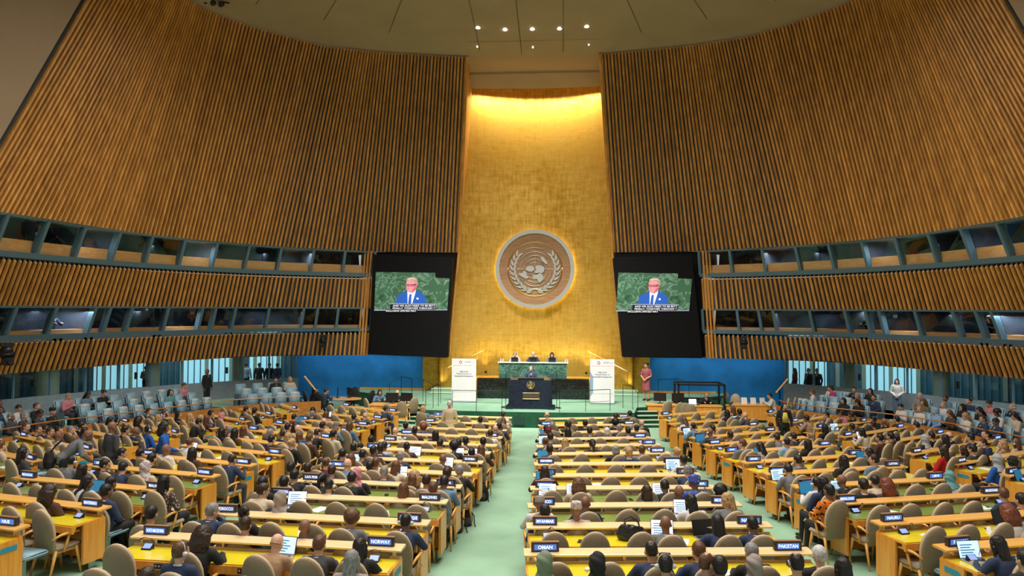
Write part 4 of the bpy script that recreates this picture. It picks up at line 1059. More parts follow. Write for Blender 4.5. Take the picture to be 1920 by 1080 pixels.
# blue arrow stickers on some aisle ends
for blk, i, s in (('left',0,1),('left',4,1),('far left',1,1),('far left',4,1),('centre left',0,1),('right',0,-1),('right',3,-1),('right',6,-1),('far right',1,-1),('far left',5,1)):
    r = [q for q in RL if q.blk == blk and q.i == i][0]
    p = W(r, s*(r.len/2-.012), -.22, .66)
    t = thing('arrow_sticker', 'blue arrow sticker on desk end, %s' % r.name, 'sticker', p, r.rz+(pi/2 if s > 0 else -pi/2), 'blue arrow stickers on desk ends')
    sg = -s
    bm = bmesh.new(); extr(bm, [(-.13*sg, -.004, -.035), (.09*sg, -.004, -.035), (.14*sg, -.004, 0), (.09*sg, -.004, .035), (-.13*sg, -.004, .035)], (0, .003, 0)); bmesh.ops.recalc_face_normals(bm, faces=bm.faces); obj('arrow', bm, M_sticker, t)
# ============================================================ CHAIRS
def shell(b, w, z0, z1, y0, lean, th, mi_out=0, mi_in=1, seg=12):
    """upholstered back with a round top: front (seat side) y larger"""
    # outline, half-ellipse top
    pts = [(-w*.82, z0), ]
    hz = z1-(z1-z0)*.52
    pts = [(-w*.78, z0), (-w*.93, z0+(hz-z0)*.5), (-w, hz)]
    for k in range(1, seg): a = pi-pi*k/seg; pts.append((w*cos(a), hz+(z1-hz)*sin(a)**.85))
    pts += [(w, hz), (w*.93, z0+(hz-z0)*.5), (w*.78, z0)]
    def Y(z): return y0-lean*(z-z0)
    def curve(x): return .035*(1-(x/w)**2)
    A = [b.verts.new((x, Y(z)-curve(x)+.015, z)) for x, z in pts]           # back rim
    Bk = [b.verts.new((x*.86, Y(z)-curve(x*.9)-.02, z0+(z-z0)*.955+.012)) for x, z in pts]
    F = [b.verts.new((x, Y(z)-curve(x)+th, z)) for x, z in pts]
    Fi = [b.verts.new((x*.86, Y(z)-curve(x*.9)+th+.015, z0+(z-z0)*.955+.012)) for x, z in pts]
    n = len(pts)
    for i in range(n):
        j = (i+1) % n
        for (P, Q, m) in ((Bk, A, mi_out), (A, F, 2), (F, Fi, mi_in)):
            b.faces.new((P[i], P[j], Q[j], Q[i])).material_index = m
    # fill centre back & front by strips
    for P, m in ((Bk, mi_out), (Fi, mi_in)):
        for i in range(n//2-0):
            j = n-1-i
            if i+1 < j-0 and i+1 != j: 
                vs = [P[i], P[i+1], P[j-1], P[j]] if i+1 != j-1 else [P[i], P[i+1], P[j]]
                try: b.faces.new(vs).material_index = m
                except ValueError: pass
    bmesh.ops.recalc_face_normals(b, faces=b.faces)
def chair_parts():
    P = []
    b = bmesh.new(); shell(b, .215, .39, 1.045, -.19, .13, .055); P.append(('backrest', bmesh_to('backrest', b, [M_tan, M_beige, M_tanrim], True)))
    b = bmesh.new(); box(b, -.215, .215, -.18, .25, .40, .475, bev=.025); P.append(('seat', bmesh_to('seat', b, [M_beige], True)))
    for s in (-1, 1):
        b = bmesh.new(); x = s*.24
        tube(b, [(x*.93, -.24, .60), (x, -.12, .645), (x*1.03, .05, .655), (x*1.0, .17, .64)], [.016, .02, .024, .014], 6)
        tube(b, [(x*1.02, .02, .645), (x*.98, -.02, .5), (x*.95, -.06, .38)], [.018, .02, .018], 6)
        P.append(('arm', bmesh_to('arm', b, [M_chwood], True)))
        for (ya, yb, zt) in ((.16, .23, .42), (-.15, -.27, .42)):
            b = bmesh.new(); tube(b, [(s*.19, ya, zt), (s*.205, (ya+yb)/2, .22), (s*.215, yb, .0)], [.026, .022, .014], 6); P.append(('leg', bmesh_to('leg', b, [M_chwood], True)))
    b = bmesh.new(); box(b, -.19, .19, -.17, .2, .37, .405); P.append(('seat_frame', bmesh_to('seat_frame', b, [M_chwood])))
    return P
def advisor_parts():
    P = []
    b = bmesh.new(); shell(b, .21, .42, .915, -.17, .12, .06); P.append(('backrest', bmesh_to('backrest', b, [M_tan, M_vinyl, M_tanrim], True)))
    b = bmesh.new(); box(b, -.21, .21, -.14, .27, .40, .47, bev=.025); P.append(('seat', bmesh_to('seat', b, [M_vinyl], True)))
    b = bmesh.new(); box(b, -.04, .04, -.06, .04, 0, .40); box(b, -.11, .11, -.12, .12, -.02, .02); P.append(('pedestal', bmesh_to('pedestal', b, [M_metal])))
    return P
def joined(P, name):
    b = bmesh.new(); mats = []
    for nm, me in P:
        base = len(b.faces); b.from_mesh(me); b.faces.ensure_lookup_table()
        for f in b.faces[base:]:
            m = me.materials[min(f.material_index, len(me.materials)-1)]
            if m not in mats: mats.append(m)
            f.material_index = mats.index(m)
    me = bmesh_to(name, b, mats, True); return me
CH = chair_parts(); AD = advisor_parts(); CHJ = joined(CH, 'armchair_far'); ADJ = joined(AD, 'advisor_seat_far')
DY = -.70; VY = -1.14; EY = -.57       # desk-chair line, advisor line (row frame)
CHAIRS = []     # (distance, kind, row, x, person?)
def seat_pos(r, line, x):
    y = DY if line == 'd' else VY
    p = W(r, x, y); p.z = zf(p.y); return p
# ============================================================ PEOPLE
SK = [mat('skin_pale', (.72, .43, .32), .55), mat('skin_tan', (.58, .33, .20), .55), mat('skin_brown', (.24, .115, .068), .5), mat('skin_dark', (.12, .058, .036), .48)]
def hairmat(n, c):
    m = bpy.data.materials.new(n); m.use_nodes = True; nt = m.node_tree; b = nt.nodes['Principled BSDF']; b.inputs['Roughness'].default_value = .42
    tc = nt.nodes.new('ShaderNodeTexCoord'); mp = nt.nodes.new('ShaderNodeMapping'); mp.inputs['Scale'].default_value = (110, 110, 14); nt.links.new(tc.outputs['Object'], mp.inputs['Vector'])
    x = nt.nodes.new('ShaderNodeTexNoise'); x.inputs['Scale'].default_value = 1.; x.inputs['Detail'].default_value = 3; x.inputs['Distortion'].default_value = .5; nt.links.new(mp.outputs['Vector'], x.inputs['Vector'])
    r = nt.nodes.new('ShaderNodeValToRGB'); r.color_ramp.elements[0].position = .35; r.color_ramp.elements[1].position = .7
    r.color_ramp.elements[0].color = (*[v*.55 for v in c], 1); r.color_ramp.elements[1].color = (*[min(1, v*1.55) for v in c], 1)
    nt.links.new(x.outputs['Fac'], r.inputs['Fac']); nt.links.new(r.outputs['Color'], b.inputs['Base Color'])
    bp = nt.nodes.new('ShaderNodeBump'); bp.inputs['Strength'].default_value = .8; bp.inputs['Distance'].default_value = .006; nt.links.new(x.outputs['Fac'], bp.inputs['Height']); nt.links.new(bp.outputs['Normal'], b.inputs['Normal'])
    return m
HC = {'k': hairmat('hair_black', (.010, .008, .008)), 'd': hairmat('hair_dark_brown', (.035, .018, .010)), 'b': hairmat('hair_brown', (.13, .055, .025)),
      'l': hairmat('hair_blond', (.46, .28, .12)), 'g': hairmat('hair_grey', (.26, .25, .25)), 'w': hairmat('hair_white', (.62, .61, .60)), 'r': hairmat('hair_auburn', (.19, .05, .022))}
def cl(n, c, **k): return mat('cloth_'+n, c, .85, bump=.2, bscale=30, **k)
CC = {'K': cl('black', (.017, .017, .019)), 'N': cl('navy', (.026, .042, .098)), 'D': cl('charcoal', (.055, .057, .066)), 'G': cl('grey', (.17, .175, .185)), 'W': cl('white', (.66, .65, .63)),
      'T': cl('camel', (.42, .26, .15)), 'C': cl('cream', (.60, .50, .38)), 'R': cl('red', (.52, .012, .012)), 'P': cl('pink', (.60, .24, .28)), 'H': cl('hot_pink', (.55, .03, .22)), 'U': cl('royal_blue', (.015, .10, .42)), 'S': cl('steel_blue', (.13, .22, .34)),
      'E': cl('green', (.02, .09, .05)), 'B': cl('brown', (.085, .042, .028)), 'O': cl('olive', (.15, .14, .08)), 'Y': cl('yellow', (.80, .58, .10)), 'L': cl('light_grey', (.40, .41, .42)), 'Q': cl('teal', (.13, .32, .34)), 'M': cl('maroon', (.12, .008, .02)), 'F': cl('sage', (.20, .25, .17)), 'J': cl('mushroom', (.33, .28, .25)), 'I': cl('sky_blue', (.25, .42, .66))}
CN = {'K': 'black', 'N': 'navy', 'D': 'charcoal', 'G': 'grey', 'W': 'white', 'T': 'camel', 'C': 'cream', 'R': 'red', 'P': 'pink', 'H': 'hot pink', 'U': 'royal blue', 'S': 'steel blue', 'E': 'dark green', 'B': 'brown', 'O': 'olive', 'Y': 'yellow', 'L': 'light grey', 'Q': 'teal', 'M': 'maroon', 'F': 'sage', 'J': 'taupe', 'I': 'sky blue',
      '1': 'orange print', '2': 'blue print', '3': 'green print', '4': 'striped', '5': 'brown dotted', '6': 'pale print', '7': 'red floral'}
def pattern(name, c1, c2, scale, kind='v', sc=(1, 1, 1)):
    m = bpy.data.materials.new('cloth_'+name); m.use_nodes = True; nt = m.node_tree; b = nt.nodes['Principled BSDF']; b.inputs['Roughness'].default_value = .85
    tc = nt.nodes.new('ShaderNodeTexCoord'); mp = nt.nodes.new('ShaderNodeMapping'); mp.inputs['Scale'].default_value = sc; nt.links.new(tc.outputs['Object'], mp.inputs['Vector'])
    if kind == 'v': n = nt.nodes.new('ShaderNodeTexVoronoi'); out = n.outputs['Distance']
    else: n = nt.nodes.new('ShaderNodeTexWave'); out = n.outputs['Fac']
    n.inputs['Scale'].default_value = scale; nt.links.new(mp.outputs['Vector'], n.inputs['Vector'])
    r = nt.nodes.new('ShaderNodeValToRGB'); r.color_ramp.interpolation = 'CONSTANT'; r.color_ramp.elements[1].position = .38
    r.color_ramp.elements[0].color = (*c2, 1); r.color_ramp.elements[1].color = (*c1, 1)
    nt.links.new(out, r.inputs['Fac']); nt.links.new(r.outputs['Color'], b.inputs['Base Color']); return m
CC['1'] = pattern('orange_print', (.80, .20, .01), (.05, .02, .01), 16); CC['2'] = pattern('blue_print', (.06, .10, .42), (.25, .30, .55), 14); CC['3'] = pattern('green_check', (.02, .07, .05), (.12, .25, .18), 26)
CC['4'] = pattern('stripes', (.02, .02, .025), (.6, .6, .6), 5.5, 'w', (0.3, 1, 1)); CC['5'] = pattern('dots', (.09, .05, .04), (.5, .42, .36), 24); CC['6'] = pattern('pale_print', (.55, .46, .46), (.35, .28, .27), 20); CC['7'] = pattern('floral_red', (.30, .045, .07), (.42, .22, .20), 42)
M_eyew = mat('eye_white', (.7, .68, .66), .3); M_eyed = mat('iris_dark', (.02, .012, .01), .2); M_lip = mat('lips', (.35, .11, .09), .5)
M_shoe = mat('black_shoe_leather', (.012, .011, .011), .3); M_shoeb = mat('brown_shoe_leather', (.22, .075, .03), .3); M_earph = mat('white_earpiece', (.7, .7, .7), .4)
def V(*a): return Vector(a)
def head_shapes(b, M):
    """M: head matrix (origin = head centre, +Y face)"""
    ell(b, (0, -.012, .028), (.077, .096, .094), M, 16, 12); ell(b, (0, .022, -.045), (.060, .070, .075), M, 14, 10)
    ell(b, (0, .052, -.095), (.030, .030, .026), M, 10, 8)
    capsule(b, M @ V(0, .088, .012), M @ V(0, .112, -.028), .009, .015, 8)
    capsule(b, M @ V(-.035, .078, .030), M @ V(.035, .078, .030), .014, seg=8)
    for s in (-1, 1):
        ell(b, (s*.081, -.008, -.012), (.012, .020, .032), M, 8, 6); ell(b, (s*.042, .056, -.035), (.024, .024, .022), M, 8, 6)
def face_bits(b, M):
    for s in (-1, 1):
        ell(b, (s*.031, .084, .004), (.014, .009, .008), M, 8, 6, 1); ell(b, (s*.031, .0915, .004), (.006, .004, .006), M, 8, 6, 2)
    ell(b, (0, .0925, -.064), (.024, .009, .009), M, 10, 6, 3)
def hand(b, w, d, nrm, side, curl=.5, sc=1.):
    """palm + five fingers; w wrist, d forward, nrm palm normal (facing the palm side)"""
    d = Vector(d).normalized(); nrm = Vector(nrm); nrm = (nrm-d*nrm.dot(d)).normalized(); x = d.cross(nrm)*side
    w = Vector(w)
    capsule(b, w-d*.01, w+d*.055, .024, .030, 8, sq=.62)
    for k, (o, L) in enumerate(((-.030, .066), (-.010, .076), (.011, .071), (.030, .056))):
        p0 = w+d*.070+x*(-o); dd = (d+nrm*curl*.7).normalized(); p1 = p0+dd*L*.5*sc
        d2 = (d+nrm*curl*2.).normalized(); p2 = p1+d2*L*.5
        capsule(b, p0, p1, .0095, .009, 6, 2); capsule(b, p1, p2, .009, .0075, 6, 2)
    p0 = w+d*.025+x*.026; p1 = p0+(d*.6+x*.7+nrm*.3).normalized()*.038; p2 = p1+(d+nrm*.5+x*.1).normalized()*.03
    capsule(b, p0, p1, .012, .0105, 6, 2); capsule(b, p1, p2, .0105, .008, 6, 2)
class Pose: pass
def mkpose(**k):
    p = Pose(); p.hip = V(0, -.04, .52); p.chest = V(0, .0, .80); p.neck = V(0, .02, .985); p.head = V(0, .045, 1.13); p.yaw = 0; p.pitch = -8; p.roll = 0
    p.sh = [V(-.165, .005, .93), V(.165, .005, .93)]; p.el = [V(-.25, .13, .70), V(.25, .13, .70)]; p.wr = [V(-.13, .36, .80), V(.13, .36, .80)]
    p.hd = [V(.35, 1, 0), V(-.35, 1, 0)]; p.hn = [V(0, 0, -1), V(0, 0, -1)]; p.curl = .4
    p.kn = [V(-.11, .38, .50), V(.11, .38, .50)]; p.an = [V(-.12, .40, .09), V(.12, .36, .09)]; p.hj = [V(-.09, .0, .50), V(.09, .0, .50)]; p.stand = False
    for a, v in k.items(): setattr(p, a, v)
    return p
def turned(p, a):
    q = Pose(); q.__dict__.update(p.__dict__); q.yaw = a; return q
DESK = mkpose(chest=V(0, .03, .80), neck=V(0, .10, .965), head=V(0, .15, 1.10), sh=[V(-.17, .075, .915), V(.17, .075, .915)], el=[V(-.28, .17, .74), V(.28, .17, .74)], wr=[V(-.15, .34, .815), V(.15, .34, .815)], pitch=-14)
TYPE = mkpose(chest=V(0, .05, .79), neck=V(0, .13, .95), head=V(0, .19, 1.075), sh=[V(-.17, .10, .90), V(.17, .10, .90)], el=[V(-.25, .17, .72), V(.25, .17, .72)], wr=[V(-.09, .36, .815), V(.09, .36, .815)], pitch=-28, hd=[V(.1, 1, -.05), V(-.1, 1, -.05)])
LAP = mkpose(chest=V(0, -.03, .80), neck=V(0, -.04, .985), head=V(0, -.02, 1.13), sh=[V(-.17, -.05, .925), V(.17, -.05, .925)], el=[V(-.25, .02, .70), V(.25, .02, .70)], wr=[V(-.09, .20, .60), V(.09, .20, .60)], hd=[V(.5, 1, -.1), V(-.5, 1, -.1)], pitch=-3, curl=.6)
PHONE = mkpose(wr=[V(-.05, .27, .80), V(.06, .27, .80)], hd=[V(.4, 1, .5), V(-.4, 1, .5)], hn=[V(.8, 0, -.4), V(-.8, 0, -.4)], el=[V(-.22, .08, .68), V(.22, .08, .68)], pitch=-30, curl=1.)
CHIN = mkpose(chest=V(.02, .03, .80), neck=V(.03, .10, .965), head=V(.05, .15, 1.10), sh=[V(-.16, .07, .915), V(.18, .08, .91)], el=[V(-.26, .18, .76), V(.20, .34, .80)], wr=[V(-.08, .36, .815), V(.10, .25, .97)], hd=[V(.6, 1, 0), V(-.2, -.2, 1)], hn=[V(0, 0, -1), V(-.3, -1, 0)], roll=6, pitch=-8, curl=1.2)
LEGS_ST = dict(hip=V(0, 0, .93), chest=V(0, 0, 1.22), neck=V(0, -.01, 1.43), head=V(0, .01, 1.575), sh=[V(-.175, 0, 1.37), V(.175, 0, 1.37)], hj=[V(-.09, 0, .92), V(.09, 0, .92)], kn=[V(-.095, .015, .50), V(.095, .015, .50)], an=[V(-.10, -.02, .09), V(.10, -.02, .09)], stand=True)
STAND = mkpose(**{**LEGS_ST, 'el': [V(-.24, -.02, 1.12), V(.24, -.02, 1.12)], 'wr': [V(-.24, .06, .88), V(.24, .06, .88)], 'hd': [V(0, .1, -1), V(0, .1, -1)], 'hn': [V(1, 0, 0), V(-1, 0, 0)]})
CLASP = mkpose(**{**LEGS_ST, 'el': [V(-.25, .02, 1.13), V(.25, .02, 1.13)], 'wr': [V(-.06, .20, .98), V(.06, .20, .98)], 'hd': [V(.6, .2, -.8), V(-.6, .2, -.8)], 'hn': [V(0, -1, 0), V(0, -1, 0)], 'curl': .9})
PODIUM = mkpose(**{**LEGS_ST, 'el': [V(-.28, .08, 1.15), V(.28, .08, 1.15)], 'wr': [V(-.20, .30, 1.18), V(.20, .30, 1.18)], 'hd': [V(.1, 1, -.1), V(-.1, 1, -.1)], 'pitch': -5})
BEND = mkpose(hip=V(0, -.10, .93), chest=V(0, .12, 1.16), neck=V(0, .30, 1.30), head=V(0, .40, 1.41), sh=[V(-.18, .24, 1.26), V(.18, .24, 1.26)], hj=[V(-.09, -.08, .92), V(.09, -.08, .92)], kn=[V(-.095, -.02, .50), V(.095, -.02, .50)], an=[V(-.10, -.06, .09), V(.10, -.06, .09)], stand=True,
              el=[V(-.30, .28, 1.02), V(.30, .28, 1.02)], wr=[V(-.22, .46, .86), V(.22, .46, .86)], hd=[V(.1, .6, -.6), V(-.1, .6, -.6)], pitch=-30)
WALK = mkpose(**{**LEGS_ST, 'el': [V(-.33, -.12, 1.14), V(.24, .10, 1.14)], 'wr': [V(-.42, -.26, .92), V(.18, .30, 1.05)], 'kn': [V(-.095, .16, .50), V(.095, -.02, .50)], 'an': [V(-.10, .14, .09), V(.10, -.22, .12)], 'hd': [V(-.2, -.3, -1), V(-.2, 1, 0)], 'hn': [V(1, 0, 0), V(0, 0, -1)]})
def headM(p): return Matrix.Translation(p.head) @ Euler((radians(p.pitch), radians(p.roll), radians(p.yaw)), 'XYZ').to_matrix().to_4x4() if False else Matrix.Translation(p.head) @ Matrix.Rotation(radians(p.yaw), 4, 'Z') @ Matrix.Rotation(radians(p.pitch), 4, 'X') @ Matrix.Rotation(radians(p.roll), 4, 'Y')
def torso(b, p, g, neck=True, f=1.):
    sw = abs(p.sh[1].x-p.sh[0].x)/2
    up = (p.neck-p.chest).normalized()
    S_ = [(p.hip+V(0, 0, -.07), .145*f+g, .105+g), (p.hip+V(0, 0, .05), .150*f+g, .112+g), (p.hip.lerp(p.chest, .45), .132*f+g, .100+g), (p.chest, .158*f+g, .112+g), (p.chest.lerp(p.neck, .42), .165*f+g, .108+g), (p.chest.lerp(p.neck, .72), .135*f+g, .085+g), (p.chest.lerp(p.neck, .90), .070+g, .062+g)]
    loft(b, S_, 16)
    for s in (0, 1): capsule(b, p.chest.lerp(p.neck, .78), p.sh[s]+V(0, 0, -.01), .060+g*.8, .056+g*.8, 10)
def arms(b, p, g, long=True):
    for s in (0, 1):
        capsule(b, p.sh[s], p.el[s], .056+g, .043+g, 10)
        if long: capsule(b, p.el[s], p.wr[s], .043+g, .030+g*.9, 10)
def body_mesh(p, name):
    b = bmesh.new(); M = headM(p)
    torso(b, p, 0); arms(b, p, 0)
    capsule(b, p.neck+V(0, 0, -.05), p.head+(M.to_3x3() @ V(0, -.02, -.05)), .056, .052, 12)
    head_shapes(b, M)
    for s in (0, 1):
        hand(b, p.wr[s], p.hd[s], p.hn[s], -1 if s == 0 else 1, p.curl)
        capsule(b, p.hj[s], p.kn[s], .082, .056, 10); capsule(b, p.kn[s], p.an[s], .053, .038, 10); capsule(b, p.an[s]+V(0, -.01, -.04), p.an[s]+V(0, .13, -.055), .035, .028, 8)
    b = fuse(b, .0115, 2); face_bits(b, M)
    for f in b.faces: f.smooth = True
    return bmesh_to(name, b, [SK[0], M_eyew, M_eyed, M_lip])
def top_mesh(p, name, long=True, female=False):
    b = bmesh.new(); torso(b, p, .013, f=.92 if female else 1.03); arms(b, p, .011, long)
    b = fuse(b, .0155, 2)
    # open the hem/neck is hidden; drop nothing
    return bmesh_to(name, b, [CC['K']])
def legs_mesh(p, name, skirt=False):
    b = bmesh.new()
    for s in (0, 1):
        capsule(b, p.hj[s], p.kn[s], .094, .068, 10)
        if not skirt: capsule(b, p.kn[s], p.an[s]+V(0, 0, .02), .064, .052, 10)
    if skirt and p.stand: loft(b, [(V(0, 0, .98), .15, .115), (V(0, 0, .85), .175, .13), (V(0, 0, .45), .20, .16)], 16)
    loft(b, [(p.hip+V(0, -.0, -.10), .15, .12), (p.hip+V(0, 0, .06), .155, .12)], 14)
    return bmesh_to(name, fuse(b, .0165, 2), [CC['K']])
def shoes_mesh(p, name):
    b = bmesh.new()
    for s in (0, 1): capsule(b, p.an[s]+V(0, -.03, -.045), p.an[s]+V(0, .15, -.055), .043, .033, 10); capsule(b, p.an[s]+V(0, -.01, .0), p.an[s]+V(0, -.02, -.04), .042, .045, 10)
    return bmesh_to(name, fuse(b, .014, 1), [M_shoe])
def collar_mesh(p, name):
    """white shirt collar with a shirt-front wedge and tie (materials 0 shirt, 1 tie)"""
    b = bmesh.new(); c = p.neck+V(0, .0, -.012); up = (p.head-p.neck).normalized()
    tube(b, [c+V(cos(2*pi*i/14)*.066, sin(2*pi*i/14)*.060, -sin(2*pi*i/14)*.018) for i in range(14)], .014, 6, closed=True)
    n = p.chest.lerp(p.neck, .85); f = p.chest+V(0, .128, .03); a = p.neck+V(0, .062, -.02)
    mid = p.chest.lerp(p.neck, .45)+V(0, .124, 0)
    extr(b, [a+V(-.045, 0, 0), mid+V(-.03, .012, 0), f+V(0, .014, 0), mid+V(.03, .012, 0), a+V(.045, 0, 0)], (0, .008, 0), 0)
    extr(b, [a+V(-.014, .012, -.0), mid+V(-.02, .022, 0), f+V(0, .022, 0), mid+V(.02, .022, 0), a+V(.014, .012, 0)], (0, .006, 0), 1)
    bmesh.ops.recalc_face_normals(b, faces=b.faces)
    return bmesh_to(name, b, [CC['W'], CC['N']], True)
def noisy(b, amp, sc):
    for v in b.verts:
        n = v.normal; v.co += n*amp*noise.noise(v.co*sc)
def cut(b, fn):
    dl = [f for f in b.faces if fn(f.calc_center_median())]
    bmesh.ops.delete(b, geom=dl, context='FACES')
def hairline(c, low=-.03): return c.y > .045-(.0 if c.z > .07 else .0) and c.z < .078 or (c.y > .018 and c.z < .03) or c.z < low and c.y > -.02
def hair_mesh(style):
    b = bmesh.new()
    def cap(rx=.086, ry=.105, rz=.102, y=-.014, z=.030): ell(b, (0, y, z), (rx, ry, rz), None, 20, 16)
    if style in ('s', 's2', 'fade'):
        cap(*( (.085, .104, .103) if style != 'fade' else (.080, .099, .097))); ell(b, (0, -.045, -.015), (.070, .068, .065), None, 14, 10)
        if style == 's2': capsule(b, (-.04, .05, .105), (.05, .04, .11), .028, .022)
        b = fuse(b, .012, 1); noisy(b, .004, 40); cut(b, lambda c: hairline(c) or c.z < -.055)
    elif style == 'bald': 
        tube(b, [(cos(a)*.066, sin(a)*.082-.012, -.008) for a in [radians(195+i*15) for i in range(11)]], [.012]+[.019]*9+[.012], 8); b = fuse(b, .009, 1); cut(b, lambda c: c.y > .0)
    elif style == 'balding':
        cap(.080, .098, .097); ell(b, (0, -.045, -.015), (.068, .066, .062)); b = fuse(b, .011, 1); noisy(b, .004, 45); cut(b, lambda c: hairline(c) or c.z < -.05 or (c.y > .02 and abs(c.x) < .05) or (c.z > .095 and c.x**2+(c.y+.02)**2 < .0014+.002*noise.noise(c*30)))
    elif style == 'long':
        cap(.087, .107, .104); loft(b, [((0, -.05, .05), .080, .066), ((0, -.065, -.06), .084, .052), ((0, -.085, -.18), .085, .036), ((0, -.09, -.28), .060, .022)], 14)
        for s in (-1, 1): capsule(b, (s*.075, .01, .03), (s*.085, -.01, -.16), .026, .018)
        b = fuse(b, .0125, 1); noisy(b, .007, 25); cut(b, lambda c: c.y > .05 and c.z < .075 or (c.y > .03 and abs(c.x) < .06 and c.z < .06))
    elif style == 'bob':
        cap(.089, .108, .105); loft(b, [((0, -.03, .04), .090, .084), ((0, -.035, -.06), .096, .076), ((0, -.035, -.10), .085, .062)], 14)
        b = fuse(b, .0125, 1); noisy(b, .007, 30); cut(b, lambda c: c.y > .05 and c.z < .078 or (c.y > .02 and abs(c.x) < .07 and c.z < .06))
    elif style in ('curly', 'afro'):
        if style == 'curly':
            cap(.105, .12, .118); loft(b, [((0, -.05, .03), .12, .09), ((0, -.07, -.10), .14, .08), ((0, -.08, -.20), .11, .05)], 14)
        else: cap(.118, .125, .122, -.025, .045)
        b = fuse(b, .0125, 0)
        for v in b.verts: v.co += v.normal*(.013*abs(noise.noise(v.co*55))+.008*noise.noise(v.co*22))
        cut(b, lambda c: c.y > .055 and c.z < .08 or (c.y > .03 and abs(c.x) < .06 and c.z < .055))
    elif style == 'bun':
        cap(.085, .104, .103); ell(b, (0, -.045, -.01), (.07, .068, .06)); ell(b, (0, -.125, .045), (.045, .04, .045), None, 12, 10); b = fuse(b, .012, 1); noisy(b, .004, 40); cut(b, lambda c: (hairline(c) or c.z < -.05) and c.y > -.09)
    elif style == 'pony':
        cap(.086, .105, .104); ell(b, (0, -.045, -.01), (.07, .068, .06)); loft(b, [((0, -.10, .05), .03, .028), ((0, -.145, .0), .034, .03), ((0, -.14, -.10), .036, .028), ((0, -.12, -.22), .018, .014)], 10); b = fuse(b, .012, 1); noisy(b, .004, 40); cut(b, lambda c: (hairline(c) or c.z < -.05) and c.y > -.085)
    elif style == 'braids':
        cap(.088, .106, .105)
        for i in range(15):
            a = radians(185+i*170/14.); x, y = cos(a)*.082, sin(a)*.098-.012
            capsule(b, (x, y, .04), (x*1.15, y*1.08, -.20-.03*sin(i*2.)), .013, .008, 6, 2)
        b = fuse(b, .0085, 0); cut(b, lambda c: c.y > .05 and c.z < .075)
    elif style == 'hijab':
        ell(b, (0, -.012, .025), (.096, .116, .112), None, 20, 16); loft(b, [((0, -.02, .02), .098, .105), ((0, -.015, -.10), .085, .088), ((0, -.03, -.17), .13, .10), ((0, -.045, -.25), .19, .12)], 18)
        b = fuse(b, .0135, 2)
        for v in b.verts: v.co += v.normal*.006*sin(v.co.z*60+v.co.x*40+2*noise.noise(v.co*8))
        cut(b, lambda c: c.y > .062 and abs(c.x) < .055 and -.11 < c.z < .072)
    elif style == 'kufi':
        loft(b, [((0, -.012, .035), .087, .106), ((0, -.014, .085), .086, .103), ((0, -.014, .135), .076, .092), ((0, -.014, .142), .05, .06)], 20); b = fuse(b, .012, 1)
    elif style == 'turban':
        for k in range(4): tube(b, [(cos(2*pi*i/16)*.085, sin(2*pi*i/16)*.10-.015, .035+.024*k+.012*sin(2*pi*i/16+k)) for i in range(16)], .028, 8, closed=True)
        ell(b, (0, -.02, .09), (.08, .09, .07)); ell(b, (.02, .07, .11), (.04, .03, .04)); b = fuse(b, .0125, 1)
    for f in b.faces: f.smooth = True
    return bmesh_to('hair_'+style, b, [HC['k']])
HAIR = {}
HSTY = {'s': 's', 'q': 's2', 'f': 'fade', 'B': 'bald', 'V': 'balding', 'L': 'long', 'o': 'bob', 'C': 'curly', 'A': 'afro', 'n': 'bun', 'p': 'pony', 'x': 'braids', 'h': 'hijab', 'k': 'kufi', 't': 'turban'}
def get_hair(s):
    if s not in HAIR: HAIR[s] = hair_mesh(HSTY[s])
    return HAIR[s]
b = bmesh.new()
for s in (-1, 1): capsule(b, (s*.083, -.008, -.01), (s*.100, -.008, -.01), .030, .026, 10)
tube(b, [(cos(a)*.094, -.01, sin(a)*.118+.01) for a in [radians(8+i*16.4) for i in range(11)]], .006, 6)
ME_HEADSET = bmesh_to('headset', b, [M_earph], True)
POSES = {'d': DESK, 't': TYPE, 'l': LAP, 'p': PHONE, 'c': CHIN, 'S': STAND, 'H': CLASP, 'P': PODIUM, 'N': BEND, 'K': WALK}
PC = {}
def pose_set(code, yaw):
    key = (code, yaw)
    if key not in PC:
        p = turned(POSES[code], yaw); nm = 'pose_%s%d' % (code, yaw)
        PC[key] = dict(p=p, body=body_mesh(p, 'body_'+nm), M=headM(p))
    return PC[key]
CL = {}
def clothes(code, kind):
    key = (code, kind)
    if key not in CL:
        p = POSES[code]
        CL[key] = {'top': lambda: top_mesh(p, 'top_'+code), 'topf': lambda: top_mesh(p, 'topf_'+code, True, True), 'tops': lambda: top_mesh(p, 'tops_'+code, False), 'legs': lambda: legs_mesh(p, 'legs_'+code), 'skirt': lambda: legs_mesh(p, 'skirt_'+code, True),
                   'shoes': lambda: shoes_mesh(p, 'shoes_'+code), 'collar': lambda: collar_mesh(p, 'collar_'+code)}[kind]()
    return CL[key]
def setm(o, i, m):
    o.material_slots[i].link = 'OBJECT'; o.material_slots[i].material = m
HCOL = {'k': 'k', 'd': 'd', 'b': 'b', 'l': 'l', 'g': 'g', 'w': 'w', 'r': 'r'}
SUITS = 'KNDG'
npeople = [0]
